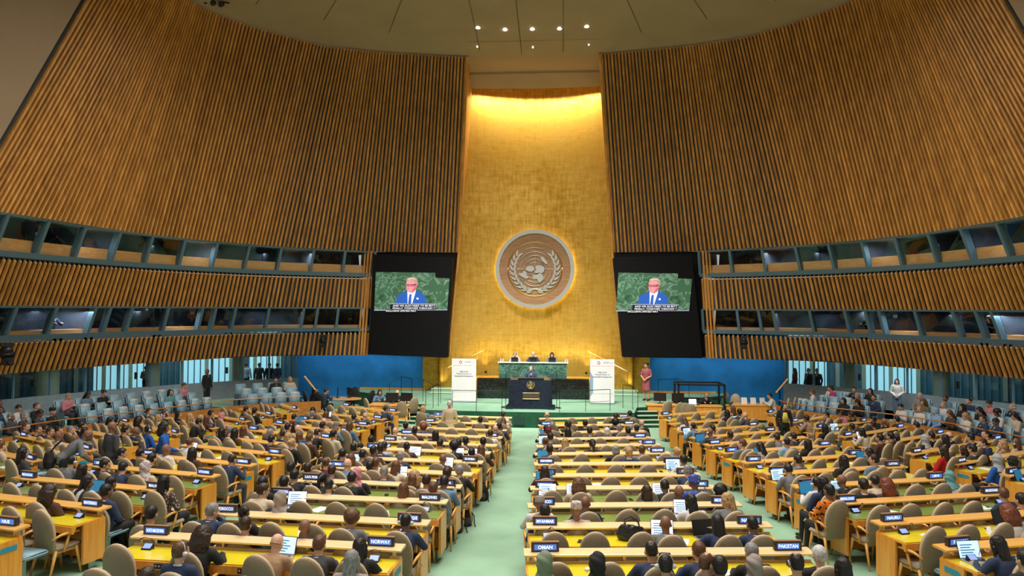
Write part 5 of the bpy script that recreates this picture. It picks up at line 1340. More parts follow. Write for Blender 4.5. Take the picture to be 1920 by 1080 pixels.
def person(loc, rz, spec, label, group=None, pose='d', yaw=0, legs='K', scale=1., headset=False, short=False, skirt=False, far=False, shoe=None):
    """spec: hairstyle+haircolour, cloth, skin  e.g. 'skN3'"""
    hs, hc, clo, sk = spec[0], spec[1], spec[2], int(spec[3])
    ps = pose_set(pose, yaw)
    t = thing('person', label, 'person', loc, rz, group); t.scale = (scale, scale, scale)
    fem = hs in 'LoCnpxh' 
    o = link('body', ps['body'], t); setm(o, 0, SK[sk-1 if sk < 4 else 3])
    kind = 'tops' if short else ('topf' if fem else 'top')
    o = link('shirt' if (short or clo in 'WPIC6') else ('jacket' if not fem else 'blouse'), clothes(pose, kind), t); setm(o, 0, CC[clo])
    o = link('trousers' if not skirt else 'skirt', clothes(pose, 'skirt' if skirt else 'legs'), t); setm(o, 0, CC[legs])
    if not far:
        o = link('shoes', clothes(pose, 'shoes'), t)
        if shoe: setm(o, 0, shoe)
    if clo in SUITS and not fem: link('shirt_and_tie', clothes(pose, 'collar'), t)
    if hs == 'B' and hc == 'k':
        if headset: q = link('headset', ME_HEADSET, t); q.matrix_local = ps['M']
        npeople[0] += 1; return t
    h = link('headscarf' if hs == 'h' else ('cap' if hs in 'kt' else 'hair'), get_hair(hs), t)
    h.matrix_local = ps['M']
    if hs in 'hkt': setm(h, 0, CC[{'b': 'J', 'g': 'G', 'k': 'K', 'w': 'L', 'p': 'P', 'q': 'Q', 'f': 'F', 'u': 'I', 'm': 'M', 'c': '6', '2': '2'}[hc]])
    else: setm(h, 0, HC[hc])
    if headset: q = link('headset', ME_HEADSET, t); q.matrix_local = ps['M']
    npeople[0] += 1
    return t
# ============================================================ WHO SITS WHERE
# crown pixel x, y, hair+colour, cloth, skin [, pose, yaw, opts]
DELEG = """
95 912 CdB3 l|149 897 Lk43 d -50|171 897 skD3 d|225 908 skN3 d|286 962 skK2 l|470 912 sdC2 d -40|527 923 hbK2 d|381 950 sgN1 c -30|367 977 CdK2 l
433 947 nkK2 d 40|462 967 sdN2 d|504 983 BlT1 t|573 965 BkN3 d|590 1002 qbD1 d|341 1027 qbN1 l -20 e|279 1068 sdK2 l|651 964 AbG2 d|755 957 skN3 d 0 e|668 1008 LkK2 d|661 1029 LgJ1 l
769 892 LbK1 d|802 890 skS3 t|813 914 sbS1 l|655 890 skK2 d|547 868 skK2 d|579 864 fdN2 d|613 871 sdB1 d|644 864 BlS1 d|605 857 nbM1 d|534 885 skK1 l|546 893 skK2 d|494 896 skK2 d|597 887 pkK2 d
619 893 skD2 d|670 880 hpK2 l|689 860 skD2 d|706 859 fbC2 d|721 875 sgN1 l|736 869 LbC1 d|746 840 sgN1 d|760 827 fkB3 d|826 850 BkB3 d|869 870 sgK1 d|839 886 sdK1 l|770 892 LbT1 l|778 886 ClC1 d|801 891 VdN2 l
659 856 LbK1 l|676 842 skK2 d|701 837 fkB3 d|714 830 skN3 d|627 841 skK2 d|849 825 AkK3 d|895 839 fkN3 d|826 819 skK2 l|860 825 skN3 l|871 817 skN3 d|906 817 skD3 l|900 830 LbB1 d|726 822 fkL3 d
794 762 LlS1 d -50|900 780 skN3 d|942 772 sdW2 d|943 783 LbC1 t|935 792 fkD3 d|917 803 sdW2 d|929 800 BlB1 l|761 790 skK3 d 0 e|778 797 fkB3 l|795 793 ArU2 d|737 801 BlW1 d|817 805 LkK2 d 40
697 820 skB3 l|664 830 fkO3 l|679 773 BlN1 d|665 774 skK2 d|718 760 sdN2 d -30|657 792 LbS1 t|387 767 LkK2 d -50|336 772 LkK2 d -40|360 781 skK2 t|378 779 Ll62 l|390 780 LbB1 l|407 773 hpP1 d|358 776 LlT1 l
453 763 skK2 d|479 766 skK2 d|545 776 skM2 d|587 770 sgK2 d|587 761 LkK2 l|602 762 LkK2 l|613 768 LbT2 d|609 782 BbJ1 l|597 792 skK2 d|556 792 CkO2 d|541 795 skN2 d|560 798 BlC1 l|508 804 sgN1 l|520 803 sdN1 l
550 806 LbC1 d|542 813 Ll61 l|549 824 nlK1 l|593 803 VdK1 d 0|582 815 sbB1 l|500 817 skK1 d|433 798 sgD1 l|418 804 LkK2 l|442 805 LkB2 d|457 802 Lb62 l 40|347 822 nbW1 d|363 841 LkB2 l|434 847 VdN2 d|627 808 skC2 l
628 792 kgS2 d|51 794 sbD1 l -60|73 799 sdN2 d -50|88 797 sdD2 l -60|96 803 sdO2 l -50|112 800 sdD2 d -60|122 797 sgK1 d -60|112 810 Bk63 d|142 816 BkM3 l 0|155 792 skK2 l|159 803 fkU3 l|168 808 kgG3 d -50
196 780 LkW2 d|212 782 LkK2 d -40 e|237 800 skD2 d|257 802 BkD3 d|262 783 CkK2 d|280 799 fkU3 l 0 e|281 767 sdD1 d -50|300 768 sbG1 c -40|297 777 LlC1 l|313 835 BkW3 l|4 828 sbC1 d 20|113 858 skG2 l 0 e
185 853 skK2 d -50|218 841 skK2 d -40|220 857 skN1 d|251 843 skK2 d|273 862 hcC2 l|287 852 skK2 d|157 867 LkK2 d|310 894 Lk51 d|45 841 LkD2 l
1028 769 BlK1 d|1154 775 sdK1 d|1190 772 skK2 d|1203 785 BlK1 l|1063 787 skK2 d|1066 791 skK3 l|1097 787 skK2 d|1153 788 ALK2 d|1026 792 skN3 d|1035 793 sgG1 l|1028 801 hmW2 d|1065 800 LkK2 t|1105 803 skK2 l
1130 798 owG1 d|1164 797 sgN1 d|1177 799 skN2 l|1196 795 skN2 d|1023 814 skD2 d|1025 821 nbD1 l|1062 822 Ll51 d|1110 825 pkK2 d|1033 835 skD3 d|1157 837 ogK1 d|1179 843 slN1 l|1203 838 sbG1 c -30|1268 842 nlW1 l 30
1287 852 skW3 d|1292 871 VgN1 d|1023 877 LdM1 d|1086 902 CbC1 d|1212 907 Ld32 d|1253 902 skK3 t|1272 913 BbS3 t|1308 900 t223 d|1349 915 AkK3 l|1303 928 LkW2 d|1355 929 LlG1 d 60|1006 948 skN3 l|1014 930 kbW3 d
1080 954 kc63 l|1101 932 BkN3 d -20|1251 965 BkG3 d|1353 973 xkN3 d|1420 970 fkN3 d|1021 1032 hfF2 d|1119 1038 hkK2 d|1227 1023 VkN2 d|1247 1044 qkN2 l|1320 1027 sbN1 d|1305 1035 VbN1 l -70|1348 1046 skK3 d
1393 1036 hbJ2 d|1420 1025 sgK1 d|1472 1037 VkK2 l|1536 1026 swK1 l|1578 1034 LkK2 l|1893 1012 LkN2 d|1918 1045 skK2 l|1908 947 CrW1 d|1897 902 sbN2 d -20|1912 932 skB2 l|1660 897 CrB1 l|1617 907 skK2 l|1590 887 BkK3 d
1541 886 skW2 d|1541 897 LkN2 d|1553 910 fk13 t|1479 871 skG2 t|1494 859 skG2 l|1580 856 LkK2 d|1650 882 skC2 d|1637 854 skS2 l 40|1640 838 LkD2 d 30|1691 811 skG2 d 0 e|1767 838 LdR1 t|1793 881 hqW2 d|1867 854 hwU2 t
1884 852 hkK2 l|1805 831 LdH2 d|1821 835 skD2 d|1855 822 sdN1 d 50|1878 821 olT1 l 40|1903 820 LbC1 l|1846 808 sdB1 d 60|1818 814 skN2 d|1777 808 BbN1 d|1770 817 LkW2 d|1746 810 skK2 l|1732 815 hwK2 d|1728 788 skN2 d
1680 779 skK2 d|1656 786 BkK3 d|1646 779 skK2 d|1636 783 fkK3 l|1668 812 skB2 l|1648 815 skB2 l|1621 803 LkC2 d|1373 760 LbT1 d|1385 768 skD3 d|1404 769 BlD1 d|1285 778 LbW1 t|1306 796 skS2 d|1335 794 skP2 l
1332 805 BkD3 d|1368 806 fkD3 d|1390 825 sbG1 d 40|1436 829 LkJ2 t|1444 790 fkD3 l|1464 807 skG2 d|1473 822 skI2 l 0 e|1496 807 skK2 d|1514 824 LkK2 l|1517 776 skT3 d|1558 769 skN2 d 50|1545 797 LkK2 t|1586 768 fkP3 l|1595 775 skK3 d
1596 792 skN3 l|1362 770 LkK2 l
""".replace('ALK2', 'AkK2')
PH = {'d': 'seated at the desk', 't': 'leaning over the desk', 'l': 'sitting back', 'c': 'hand at chin'}
sits = []; FREE = []
for ent in DELEG.replace('\n', '|').split('|'):
    f = ent.split()
    if len(f) < 3: continue
    px, py, spec = float(f[0]), float(f[1]), f[2]
    pose = f[3] if len(f) > 3 else 'd'; yaw = int(f[4]) if len(f) > 4 else 0; op = f[5] if len(f) > 5 else ''
    P = PF(px, py, 1.22); rd = ray(px, py); best = []
    for r in RL:
        for ln, yy in (('d', DY), ('v', VY)):
            # intersect the ray's ground track with the seat line
            o2 = r.m+r.n*yy; den = rd.x*r.n.x+rd.y*r.n.y
            if abs(den) < .2: continue
            t = ((o2.x-CAM_LOC.x)*r.n.x+(o2.y-CAM_LOC.y)*r.n.y)/den
            q = CAM_LOC+rd*t; x = (q.x-r.m.x)*r.u.x+(q.y-r.m.y)*r.u.y
            if abs(x) > r.len/2+.05: continue
            dist = abs((Vector((P.x, P.y, 0))-Vector((q.x, q.y, 0))).length)
            pen = .15 if ((ln == 'd') != (pose in 'dtc')) else 0
            for dx in (0, .12, -.12, .25, -.25):
                if abs(x+dx) < r.len/2-.1 and all(abs(x+dx-k) > .45 for k in r.taken[ln]):
                    best.append((dist+pen+abs(dx)*.8, id(r), r, ln, x+dx)); break
    if not best: continue
    best.sort(key=lambda z: z[:2]); dd_, _, r, ln, x = best[0]
    if dd_ > .62:
        FREE.append((P, r, spec, pose, yaw, op, px)); continue
    r.taken[ln].append(x); sits.append((r, ln, x, spec, pose, yaw, op, py))
ORDS = ['first', 'second', 'third', 'fourth', 'fifth', 'sixth', 'seventh', 'eighth', 'ninth', 'tenth', 'eleventh', 'twelfth', 'thirteenth', 'fourteenth', 'fifteenth', 'sixteenth']
MID = []
for r in RL:
    mine = sorted([s for s in sits if s[0] is r], key=lambda s: s[2])
    for k, (_, ln, x, spec, pose, yaw, op, py) in enumerate(mine):
        pz = pose
        if ln == 'v' and pz in 'dt': pz = 'l'
        if ln == 'd' and pz == 'l': pz = 'd' if random.random() < .7 else 'l'
        head = {'h': ' and headscarf', 'k': ' and cap', 't': ' and headwrap'}.get(spec[0], '')
        lab = 'person in %s%s, %s from left, %s' % (CN[spec[2]], head, ORDS[k], r.name)
        loc = seat_pos(r, ln, x); 
        if ln == 'd': loc = loc+r.n*.02
        jr = random.uniform(-.12, .12)
        skirt = spec[0] in 'LC' and random.random() < .3
        person(loc+Vector((0, 0, .0)), r.rz+jr, spec, lab, None, pz, yaw, random.choice('KKNDD') if spec[2] != '1' else 'K', random.uniform(.94, .995), op == 'e' or random.random() < .06, spec[2] in '3', skirt, py < 840, M_shoeb if spec[2] == '1' else None)
FREE.sort(key=lambda f: (f[1].name, f[-1])); fk = -1; fr_ = None
for k, (P, r, spec, pose, yaw, op, px) in enumerate(FREE):
    fk = fk+1 if fr_ is r else 0; fr_ = r
    if abs(px-286) < 2: P = P+Vector((ray(px, 962).x, ray(px, 962).y, 0))*1.0
    P = Vector((P.x, P.y, zf(P.y)-(.12 if abs(px-286) < 2 else 0))); head = {'h': ' and headscarf', 'k': ' and cap', 't': ' and headwrap'}.get(spec[0], '')
    person(P, r.rz, spec, 'person in %s, extra seat in %s, %s' % (CN[spec[2]], r.name, ('%s from left' % ORDS[fk])), None, 'l' if pose in 'dt' else pose, yaw, 'K', 1., op == 'e')
    t = thing('armchair', 'tan armchair at an extra place in %s, %s from left' % (r.name, ORDS[fk]), 'chair', P, r.rz, 'tan armchairs at the desks')
    for nm, me in CH: link(nm, me, t)
print('FREE', [(int(f[-1]), f[2]) for f in FREE])
# ------------------------------------------------ chairs at every place
def project(p):
    q = CAM_ROT.to_3x3().transposed() @ (Vector(p)-CAM_LOC)
    if q.z > -0.1: return None
    return 960+FPX*q.x/-q.z, 540-FPX*q.y/-q.z, -q.z
slots = []
for r in RL:
    for ln in ('d', 'v'):
        occ = list(r.taken[ln]); xs2 = [(x, True) for x in occ]
        n = max(1, int((r.len-.02)/.56)); st = (r.len-.04)/n
        for k in range(n):
            x = -r.len/2+.02+st*(k+.5)+(.12 if ln == 'v' and k < n-1 else 0)
            if all(abs(x-o) > .36 for o, _ in xs2): xs2.append((x, False))
        for x, oc in xs2:
            p = seat_pos(r, ln, x)+(r.n*(EY-DY) if ln == 'd' and not oc else Vector()); q = project(p+Vector((0, 0, .9)))
            if q and -50 < q[0] < 1970 and q[1] < 1130: slots.append((q[2], r, ln, x, oc, p))
slots.sort(key=lambda s: s[0])
stuffb = bmesh.new(); stm = []
CLO = joined([CH[0], CH[1]], 'c')
order = {}
for s in slots: order.setdefault((s[1].name, s[2]), []).append(s[3])
for v in order.values(): v.sort()
protoc = {}
def put(parts, name, p, rz, lab, cat, grp=None):
    t = thing(name, lab, cat, p, rz, grp)
    for nm, me in parts: link(nm, me, t)
    return t
for i, (dist, r, ln, x, oc, p) in enumerate(slots):
    rz = r.rz+random.uniform(-.10, .10)*(1 if ln == 'd' else .15)
    k = ORDS[min(15, order[(r.name, ln)].index(x))]
    if i < 300:
        if ln == 'd': lab = 'tan padded armchair, %s from left at the desk, %s' % (k, r.name)
        else: lab = 'tan low-backed advisor seat, %s from left, %s' % (k, r.name)
        nm = 'armchair' if ln == 'd' else 'advisor_seat'; grp = 'tan armchairs at the desks' if ln == 'd' else 'low advisor seats'
        if dist < 18: put(CH if ln == 'd' else AD, nm, p, rz, lab, 'chair', grp)
        else:
            o = link(nm, CHJ if ln == 'd' else ADJ, None, p, (0, 0, rz)); tag(o, lab, 'chair', grp)
    else:
        me = CHJ if ln == 'd' else ADJ
        base = len(stuffb.verts); fb = len(stuffb.faces)
        stuffb.from_mesh(me); stuffb.verts.ensure_lookup_table(); stuffb.faces.ensure_lookup_table()
        M = Matrix.Translation(p) @ Matrix.Rotation(rz, 4, 'Z')
        for v in stuffb.verts[base:]: v.co = M @ v.co
        for f in stuffb.faces[fb:]:
            m = me.materials[f.material_index]
            if m not in stm: stm.append(m)
            f.material_index = stm.index(m)
if len(stuffb.verts):
    o = obj('far_seats', stuffb, stm, smooth=True); tag(o, 'distant rows of small tan chairs at the desks nearest the stage and the sides', 'chairs', kind='stuff')
else: stuffb.free()
print('SLOTS', len(slots), 'SITS', len(sits))
# ============================================================ PROPS ON DESKS
def laptop_parts(scr):
    P = []
    b = bmesh.new(); box(b, -.16, .16, -.11, .11, 0, .014, bev=.003); P.append(('keyboard_base', bmesh_to('keyboard_base', b, M_alu)))
    b = bmesh.new(); box(b, -.14, .14, -.02, .08, .0142, .0155); P.append(('keys', bmesh_to('keys', b, M_black)))
    R = Matrix.Translation((0, .11, .012)) @ Matrix.Rotation(radians(-18), 4, 'X')
    b = bmesh.new(); box(b, -.16, .16, -.004, .006, 0, .22, M=R, bev=.002); P.append(('lid', bmesh_to('lid', b, M_black)))
    b = bmesh.new()
    for q in ((-.152, .008), (.152, .008), (.152, .212), (-.152, .212)): b.verts.new(R @ Vector((q[0], -.0055, q[1])))
    b.verts.ensure_lookup_table(); b.faces.new(b.verts); P.append(('screen', bmesh_to('screen', b, scr)))
    if scr is not M_black and scr is not M_scrb:
        b = bmesh.new()
        for k in range(5): box(b, -.12, .02+.09*((k*7) % 3)/3., -.0075, -.0058, .03+.032*k, .042+.032*k, M=R)
        P.append(('page_lines', bmesh_to('page_lines', b, MATS['laptop_lid_blue'])))
    return P
LT = {'w': laptop_parts(M_scrw), 'l': laptop_parts(M_scr), 'b': laptop_parts(M_scrb), 'k': laptop_parts(M_black)}
LTN = {'w': 'white', 'l': 'pale blue', 'b': 'deep blue', 'k': 'dark'}
LAPS = "540 1022 l|545 945 w|494 936 k|751 888 w|777 848 w|861 850 w|895 850 w|647 860 l|674 820 b|626 776 l|444 764 b|388 798 b|370 840 w|561 787 b|187 915 b|1024 921 w|1074 915 w|1237 918 w|1271 947 w|1231 985 w|1321 994 k|1007 895 b|1016 850 b|1265 876 l|1013 812 b|1012 822 l|1270 792 b|1292 810 l|1309 822 b|1366 785 l|1420 847 b|1457 890 l|1548 803 b|1568 802 l|1602 815 w|1517 921 b|1571 913 l|1757 843 k|1852 865 k|1617 858 b|1914 892 b|1868 972 k|1819 1035 l|846 862 w"
for k, e in enumerate(LAPS.split('|')):
    f = e.split(); px, py = float(f[0]), float(f[1]); P = PF(px, py, .88); best = None
    for r in RL:
        y = (P.x-r.m.x)*r.n.x+(P.y-r.m.y)*r.n.y; x = (P.x-r.m.x)*r.u.x+(P.y-r.m.y)*r.u.y
        if abs(x) > r.len/2+.2: continue
        d = abs(y+.24)
        if best is None or d < best[0]: best = (d, r, x)
    if not best: continue
    _, r, x = best; x = max(-r.len/2+.2, min(r.len/2-.2, x))
    put(LT[f[2]], 'laptop', W(r, x, -.27, .78), r.rz+random.uniform(-.2, .2), 'open laptop with %s screen, %s half of desk, %s' % (LTN[f[2]], 'left' if x < 0 else 'right', r.name), 'laptop', 'open laptops on the desks')
b = bmesh.new(); box(b, -.105, .105, -.15, .15, 0, .003); ME_PAP = bmesh_to('paper', b, M_paper)
b = bmesh.new(); ell(b, (0, 0, .012), (.045, .035, .018)); tube(b, [(cos(i*.6)*.03+.06, sin(i*.6)*.02, .004) for i in range(9)], .004, 5); ME_EAR = bmesh_to('earpiece', b, M_earph, True)
b = bmesh.new(); box(b, -.036, .036, -.075, .075, 0, .008, bev=.003); ME_PHN = bmesh_to('phone', b, M_black)
rr = random.Random(5)
for r in RL:
    if r.m.y > 21: continue
    n = max(1, int(r.len/1.2)); c = {'paper': 0, 'ear': 0, 'ph': 0}
    for k in range(n):
        x = -r.len/2+.35+(r.len-.7)*(k+rr.random()*.8)/n
        q = rr.random(); y = -.42+rr.random()*.1
        where = ORDS[k]+' item from left'
        if q < .5:
            o = link('paper_sheet', ME_PAP, None, W(r, x, y, .779), (0, 0, r.rz+rr.uniform(-.5, .5))); tag(o, 'white paper sheet on desk, %s, %s' % (r.name, where), 'paper', 'papers on the desks')
        elif q < .85:
            o = link('earpiece', ME_EAR, None, W(r, x, y+.1, .779), (0, 0, rr.random()*6)); tag(o, 'white earpiece on desk, %s, %s' % (r.name, where), 'earpiece', 'earpieces on the desks')
        else:
            o = link('mobile_phone', ME_PHN, None, W(r, x, y, .779), (0, 0, r.rz+rr.uniform(-.8, .8))); tag(o, 'black mobile phone on desk, %s, %s' % (r.name, where), 'phone', 'phones on the desks')
# handbag on the desk
def onrow(blk, i, px, py, y, h):
    r = [q for q in RL if q.blk == blk and q.i == i][0]; rd = ray(px, py); o2 = r.m+r.n*y
    t = ((o2.x-CAM_LOC.x)*r.n.x+(o2.y-CAM_LOC.y)*r.n.y)/(rd.x*r.n.x+rd.y*r.n.y); q = CAM_LOC+rd*t
    return r, Vector((q.x, q.y, r.z+h))
M_leath = mat('black_leather', (.018, .017, .016), .28, bump=.4, bscale=14)
r, p = onrow('centre right', 1, 1184, 1000, -.3, .78)
t = thing('handbag', 'black leather handbag slumped on the desk beside the grey-jacketed person, second centre right row', 'bag', p, r.rz)
b = bmesh.new(); loft(b, [((0, 0, .0), .19, .09), ((0, 0, .07), .22, .10), ((.01, 0, .15), .19, .07), ((.02, 0, .20), .16, .03)], 18); b = fuse(b, .014, 1)
for v in b.verts: v.co += v.normal*.012*noise.noise(v.co*14)
obj('bag_body', b, M_leath, t, smooth=True)
for s in (-1, 1): b = bmesh.new(); tube(b, [(-.10, s*.02, .19), (-.09, s*.05, .27), (0, s*.07, .30), (.09, s*.05, .26), (.11, s*.02, .19)], .009, 6); obj('handle', b, M_leath, t)
for k, (px, py, lab) in enumerate(((904, 938, 'black backpack on the aisle carpet beside the fifth centre left row'), (873, 985, 'dark backpack on the aisle floor with trailing straps, third centre left row'), (855, 998, 'tall black shoulder bag standing under the end of the third centre left desk'))):
    p = PF(px, py, .0)
    t = thing('backpack', lab, 'bag', p, .3*k, 'bags in the centre aisle')
    b = bmesh.new(); loft(b, [((0, 0, .0), .13, .09), ((0, 0, .12), .15, .11), ((0, 0, .28), .12, .09), ((.0, 0, .36), .06, .05)], 16); b = fuse(b, .016, 1)
    for v in b.verts: v.co += v.normal*.014*noise.noise(v.co*12)
    obj('bag_body', b, CC['K'], t, smooth=True)
    b = bmesh.new(); loft(b, [((0, -.09, .03), .09, .03), ((0, -.11, .10), .10, .04), ((0, -.10, .18), .08, .02)], 12); obj('front_pocket', fuse(b, .014, 1), CC['D'], t)
    b = bmesh.new(); tube(b, [(.08, -.05, .3), (.15, -.10, .2), (.15, -.13, .05), (.17, -.15, .01)], .012, 6); obj('strap', b, CC['K'], t)
r, p = onrow('centre left', 3, 853, 922, -.35, .78)
t = thing('water_bottle', 'clear water bottle standing on the desk near the right end, fourth centre left row', 'bottle', p)
b = bmesh.new(); loft(b, [((0,0,0),.032,.032),((0,0,.14),.032,.032),((0,0,.18),.014,.014),((0,0,.20),.014,.014)], 14); obj('bottle_body', b, mat('clear_plastic', (.6,.65,.65), .15, spec=.6), t, smooth=True)
b = bmesh.new(); loft(b, [((0,0,.20),.016,.016),((0,0,.225),.016,.016)], 12); obj('cap', b, M_black, t)
# ============================================================ STANDING PEOPLE ON THE FLOOR AND STAGE
def at_floor(px, py, h): p = PF(px, py, h); p.z = zf(p.y); return p
def face_cam(p): return atan2(CAM_LOC.y-p.y, CAM_LOC.x-p.x)-pi/2
p = at_floor(843, 750, 1.66); person(p, .05, 'swC2', 'person in a long cream coat standing with back turned before the first desks', None, 'S', 0, 'C', .97, skirt=True)
p = at_floor(126, 812, 1.50); person(p, -.9, 'BkG3', 'person in grey polo shirt bending over the far left desks with a black bag', None, 'N', 0, 'K', 1.0, short=True)
t = thing('shoulder_bag', 'black shoulder bag hanging on the bending person in grey polo shirt', 'bag', p+Vector((-.32, -.12, .75)), -.9)
b = bmesh.new(); loft(b, [((0, 0, 0), .18, .10), ((0, 0, .15), .20, .12), ((0, 0, .35), .14, .08)], 14); obj('bag_body', fuse(b, .018, 1), CC['K'], t)
b = bmesh.new(); tube(b, [(0, 0, .3), (.1, .12, .5), (.25, .22, .62)], .018, 6); obj('strap', b, CC['K'], t)
p = at_floor(210, 794, 1.69); person(p, -.5, 'BkD3', 'person in dark suit standing with back to the camera among the far left desks', None, 'S', 0, 'K', 1.02)
p = at_floor(308, 790, 1.69); person(p, -1.2, 'CkU3', 'person in royal blue dress walking between the left and far left desks', None, 'K', 0, 'U', .98, skirt=True)
p = at_floor(1470, 751, 1.69); p1_ = p; t = person(p, face_cam(p)+.3, 'LkK1', 'person in black jacket and yellow top standing between the right blocks', None, 'S', 20, 'K', .96)
b = bmesh.new(); loft(b, [((0, .115, 1.02), .09, .03), ((0, .135, 1.2), .10, .03), ((0, .105, 1.36), .06, .03)], 12); q = obj('yellow_top', b, CC['Y'], t, smooth=True)
def on_stage(px, pfeet, z=SZ): return PZ(px, pfeet, z)
p = on_stage(1212, 751); person(p, pi-.55, 'nk72', 'person in red floral dress standing with clasped hands at the right end of the stage', None, 'H', -20, '7', .99, short=True, skirt=True)
# speaker
q = PY(995, 740, 30.35); person((q.x, 30.45, SZ), pi, 'sgN1', 'person in navy suit speaking at the granite lectern', None, 'P', 0, 'N', .98)
for k, (px, spec, lab) in enumerate(((966, 'sgL1', 'person in light grey jacket presiding at the left seat of the marble dais'), (1000, 'BwN1', 'person in navy suit presiding at the middle seat of the marble dais'), (1035, 'LdG1', 'person in grey jacket reading at the right seat of the marble dais'))):
    p = PY(px, 680, 33.75); person((p.x, 33.75, DAIS_Z-.77), pi, spec, lab, None, 't' if k != 1 else 'd', 0, 'K', 1.0)
    t = thing('high_back_chair', 'cream high-backed chair behind the %s seat of the dais' % ['left', 'middle', 'right'][k], 'chair', (p.x, 33.75, DAIS_Z-.77), pi, 'cream chairs on the dais')
    for nm, me in CH[:2]: o = link(nm, me, t); setm(o, 0, CC['C'])
    t = put(LT['k'], 'laptop', (p.x+.02, 33.2, DAIS_Z), pi, 'dark laptop facing the %s seat on the marble dais' % ['left', 'middle', 'right'][k], 'laptop', 'laptops on the dais')
for k, (px, c) in enumerate(((942, 'left'), (1062, 'right'))):
    p = PY(px, 680, 33.5); t = thing('glass_set', 'clear glasses at the %s end of the dais desk' % c, 'glasses', (p.x, 33.2, DAIS_Z), 0)
    for q in (-.05, .05): b = bmesh.new(); loft(b, [((q,0,0),.025,.025),((q,0,.15),.03,.03)], 10); obj('glass', b, MATS['clear_plastic'], t)
# ============================================================ SIDE GALLERIES
GPL = {-1: [(-60, 830), (0, 822), (130, 800), (253, 785), (410, 765), (455, 760), (602, 752)], 1: [(1452, 757), (1483, 768), (1687, 792), (1840, 820), (1925, 838), (1990, 852)]}
def seat_mesh():
    P = []
    b = bmesh.new(); box(b, -.235, .235, -.30, -.20, .40, 1.0, bev=.035)
    for v in b.verts: v.co.y -= .16*(v.co.z-.4)
    P.append(('backrest', bmesh_to('backrest', b, M_vinyl, True)))
    b = bmesh.new(); box(b, -.225, .225, -.34, -.29, .05, .86, bev=.01)
    for v in b.verts: v.co.y -= .16*max(0, v.co.z-.4)
    P.append(('back_shell', bmesh_to('back_shell', b, M_vinyld)))
    b = bmesh.new(); box(b, -.225, .225, -.20, .24, .36, .46, bev=.03); P.append(('seat', bmesh_to('seat', b, M_vinyl, True)))
    for s in (-1, 1): b = bmesh.new(); box(b, s*.27-.025, s*.27+.025, -.26, .16, .05, .60, bev=.01); P.append(('armrest', bmesh_to('armrest', b, M_vinyld)))
    return P
GS = seat_mesh()
b = bmesh.new(); box(b, -.15, .15, -.445, -.28, .84, 1.005, bev=.008); ME_COV = bmesh_to('headrest_cover', b, M_cover, True)
GAL = """-1 33 741 sdW2 p -20|-1 62 736 sbK1 l 10|-1 77 733 slP1 p|-1 70 752 skD3 p|-1 15 770 BkD3 l 0 e|-1 35 771 ogD1 l|-1 115 748 kkK2 l|-1 137 747 LkS3 p|-1 197 724 ndK1 p|-1 3 762 skN3 l|-1 4 722 skK3 l|-1 319 729 LkQ2 l|-1 341 723 sbP1 p 20|-1 538 712 LlC1 l|-1 519 711 skK2 l
1 1516 714 obW1 p|1 1536 712 sbW1 p|1 1547 722 okH2 p|1 1595 713 skK2 l 20|1 1581 744 hkK2 l|1 1601 743 hbT2 l|1 1626 735 LkK2 l|1 1617 749 hkK2 p|1 1644 738 skN2 l|1 1672 725 skW2 p|1 1708 750 LlW1 l 30|1 1710 743 BlJ1 l|1 1733 745 huI1 l|1 1756 731 slW1 l|1 1753 744 skS3 l|1 1778 730 ndN1 l|1 1778 748 LlW1 p
1 1730 760 CbO2 l|1 1758 762 LbB1 p|1 1777 767 hkK2 l|1 1792 765 LkK2 p|1 1795 750 sdN2 l|1 1816 752 nkP2 p|1 1825 765 AkW3 p 0 e|1 1826 735 slK1 l 0 e|1 1846 772 skN3 p|1 1859 762 LkC2 p|1 1911 746 skK2 p"""
gpeople = {-1: [], 1: []}
for e in GAL.replace('\n', '|').split('|'):
    f = e.split(); gpeople[int(f[0])].append((float(f[1]), float(f[2]), f[3], f[4], int(f[5]) if len(f) > 5 else 0, len(f) > 6))
def catn(P, n=80):
    return Poly([(p.x, p.y) for p in P], n)
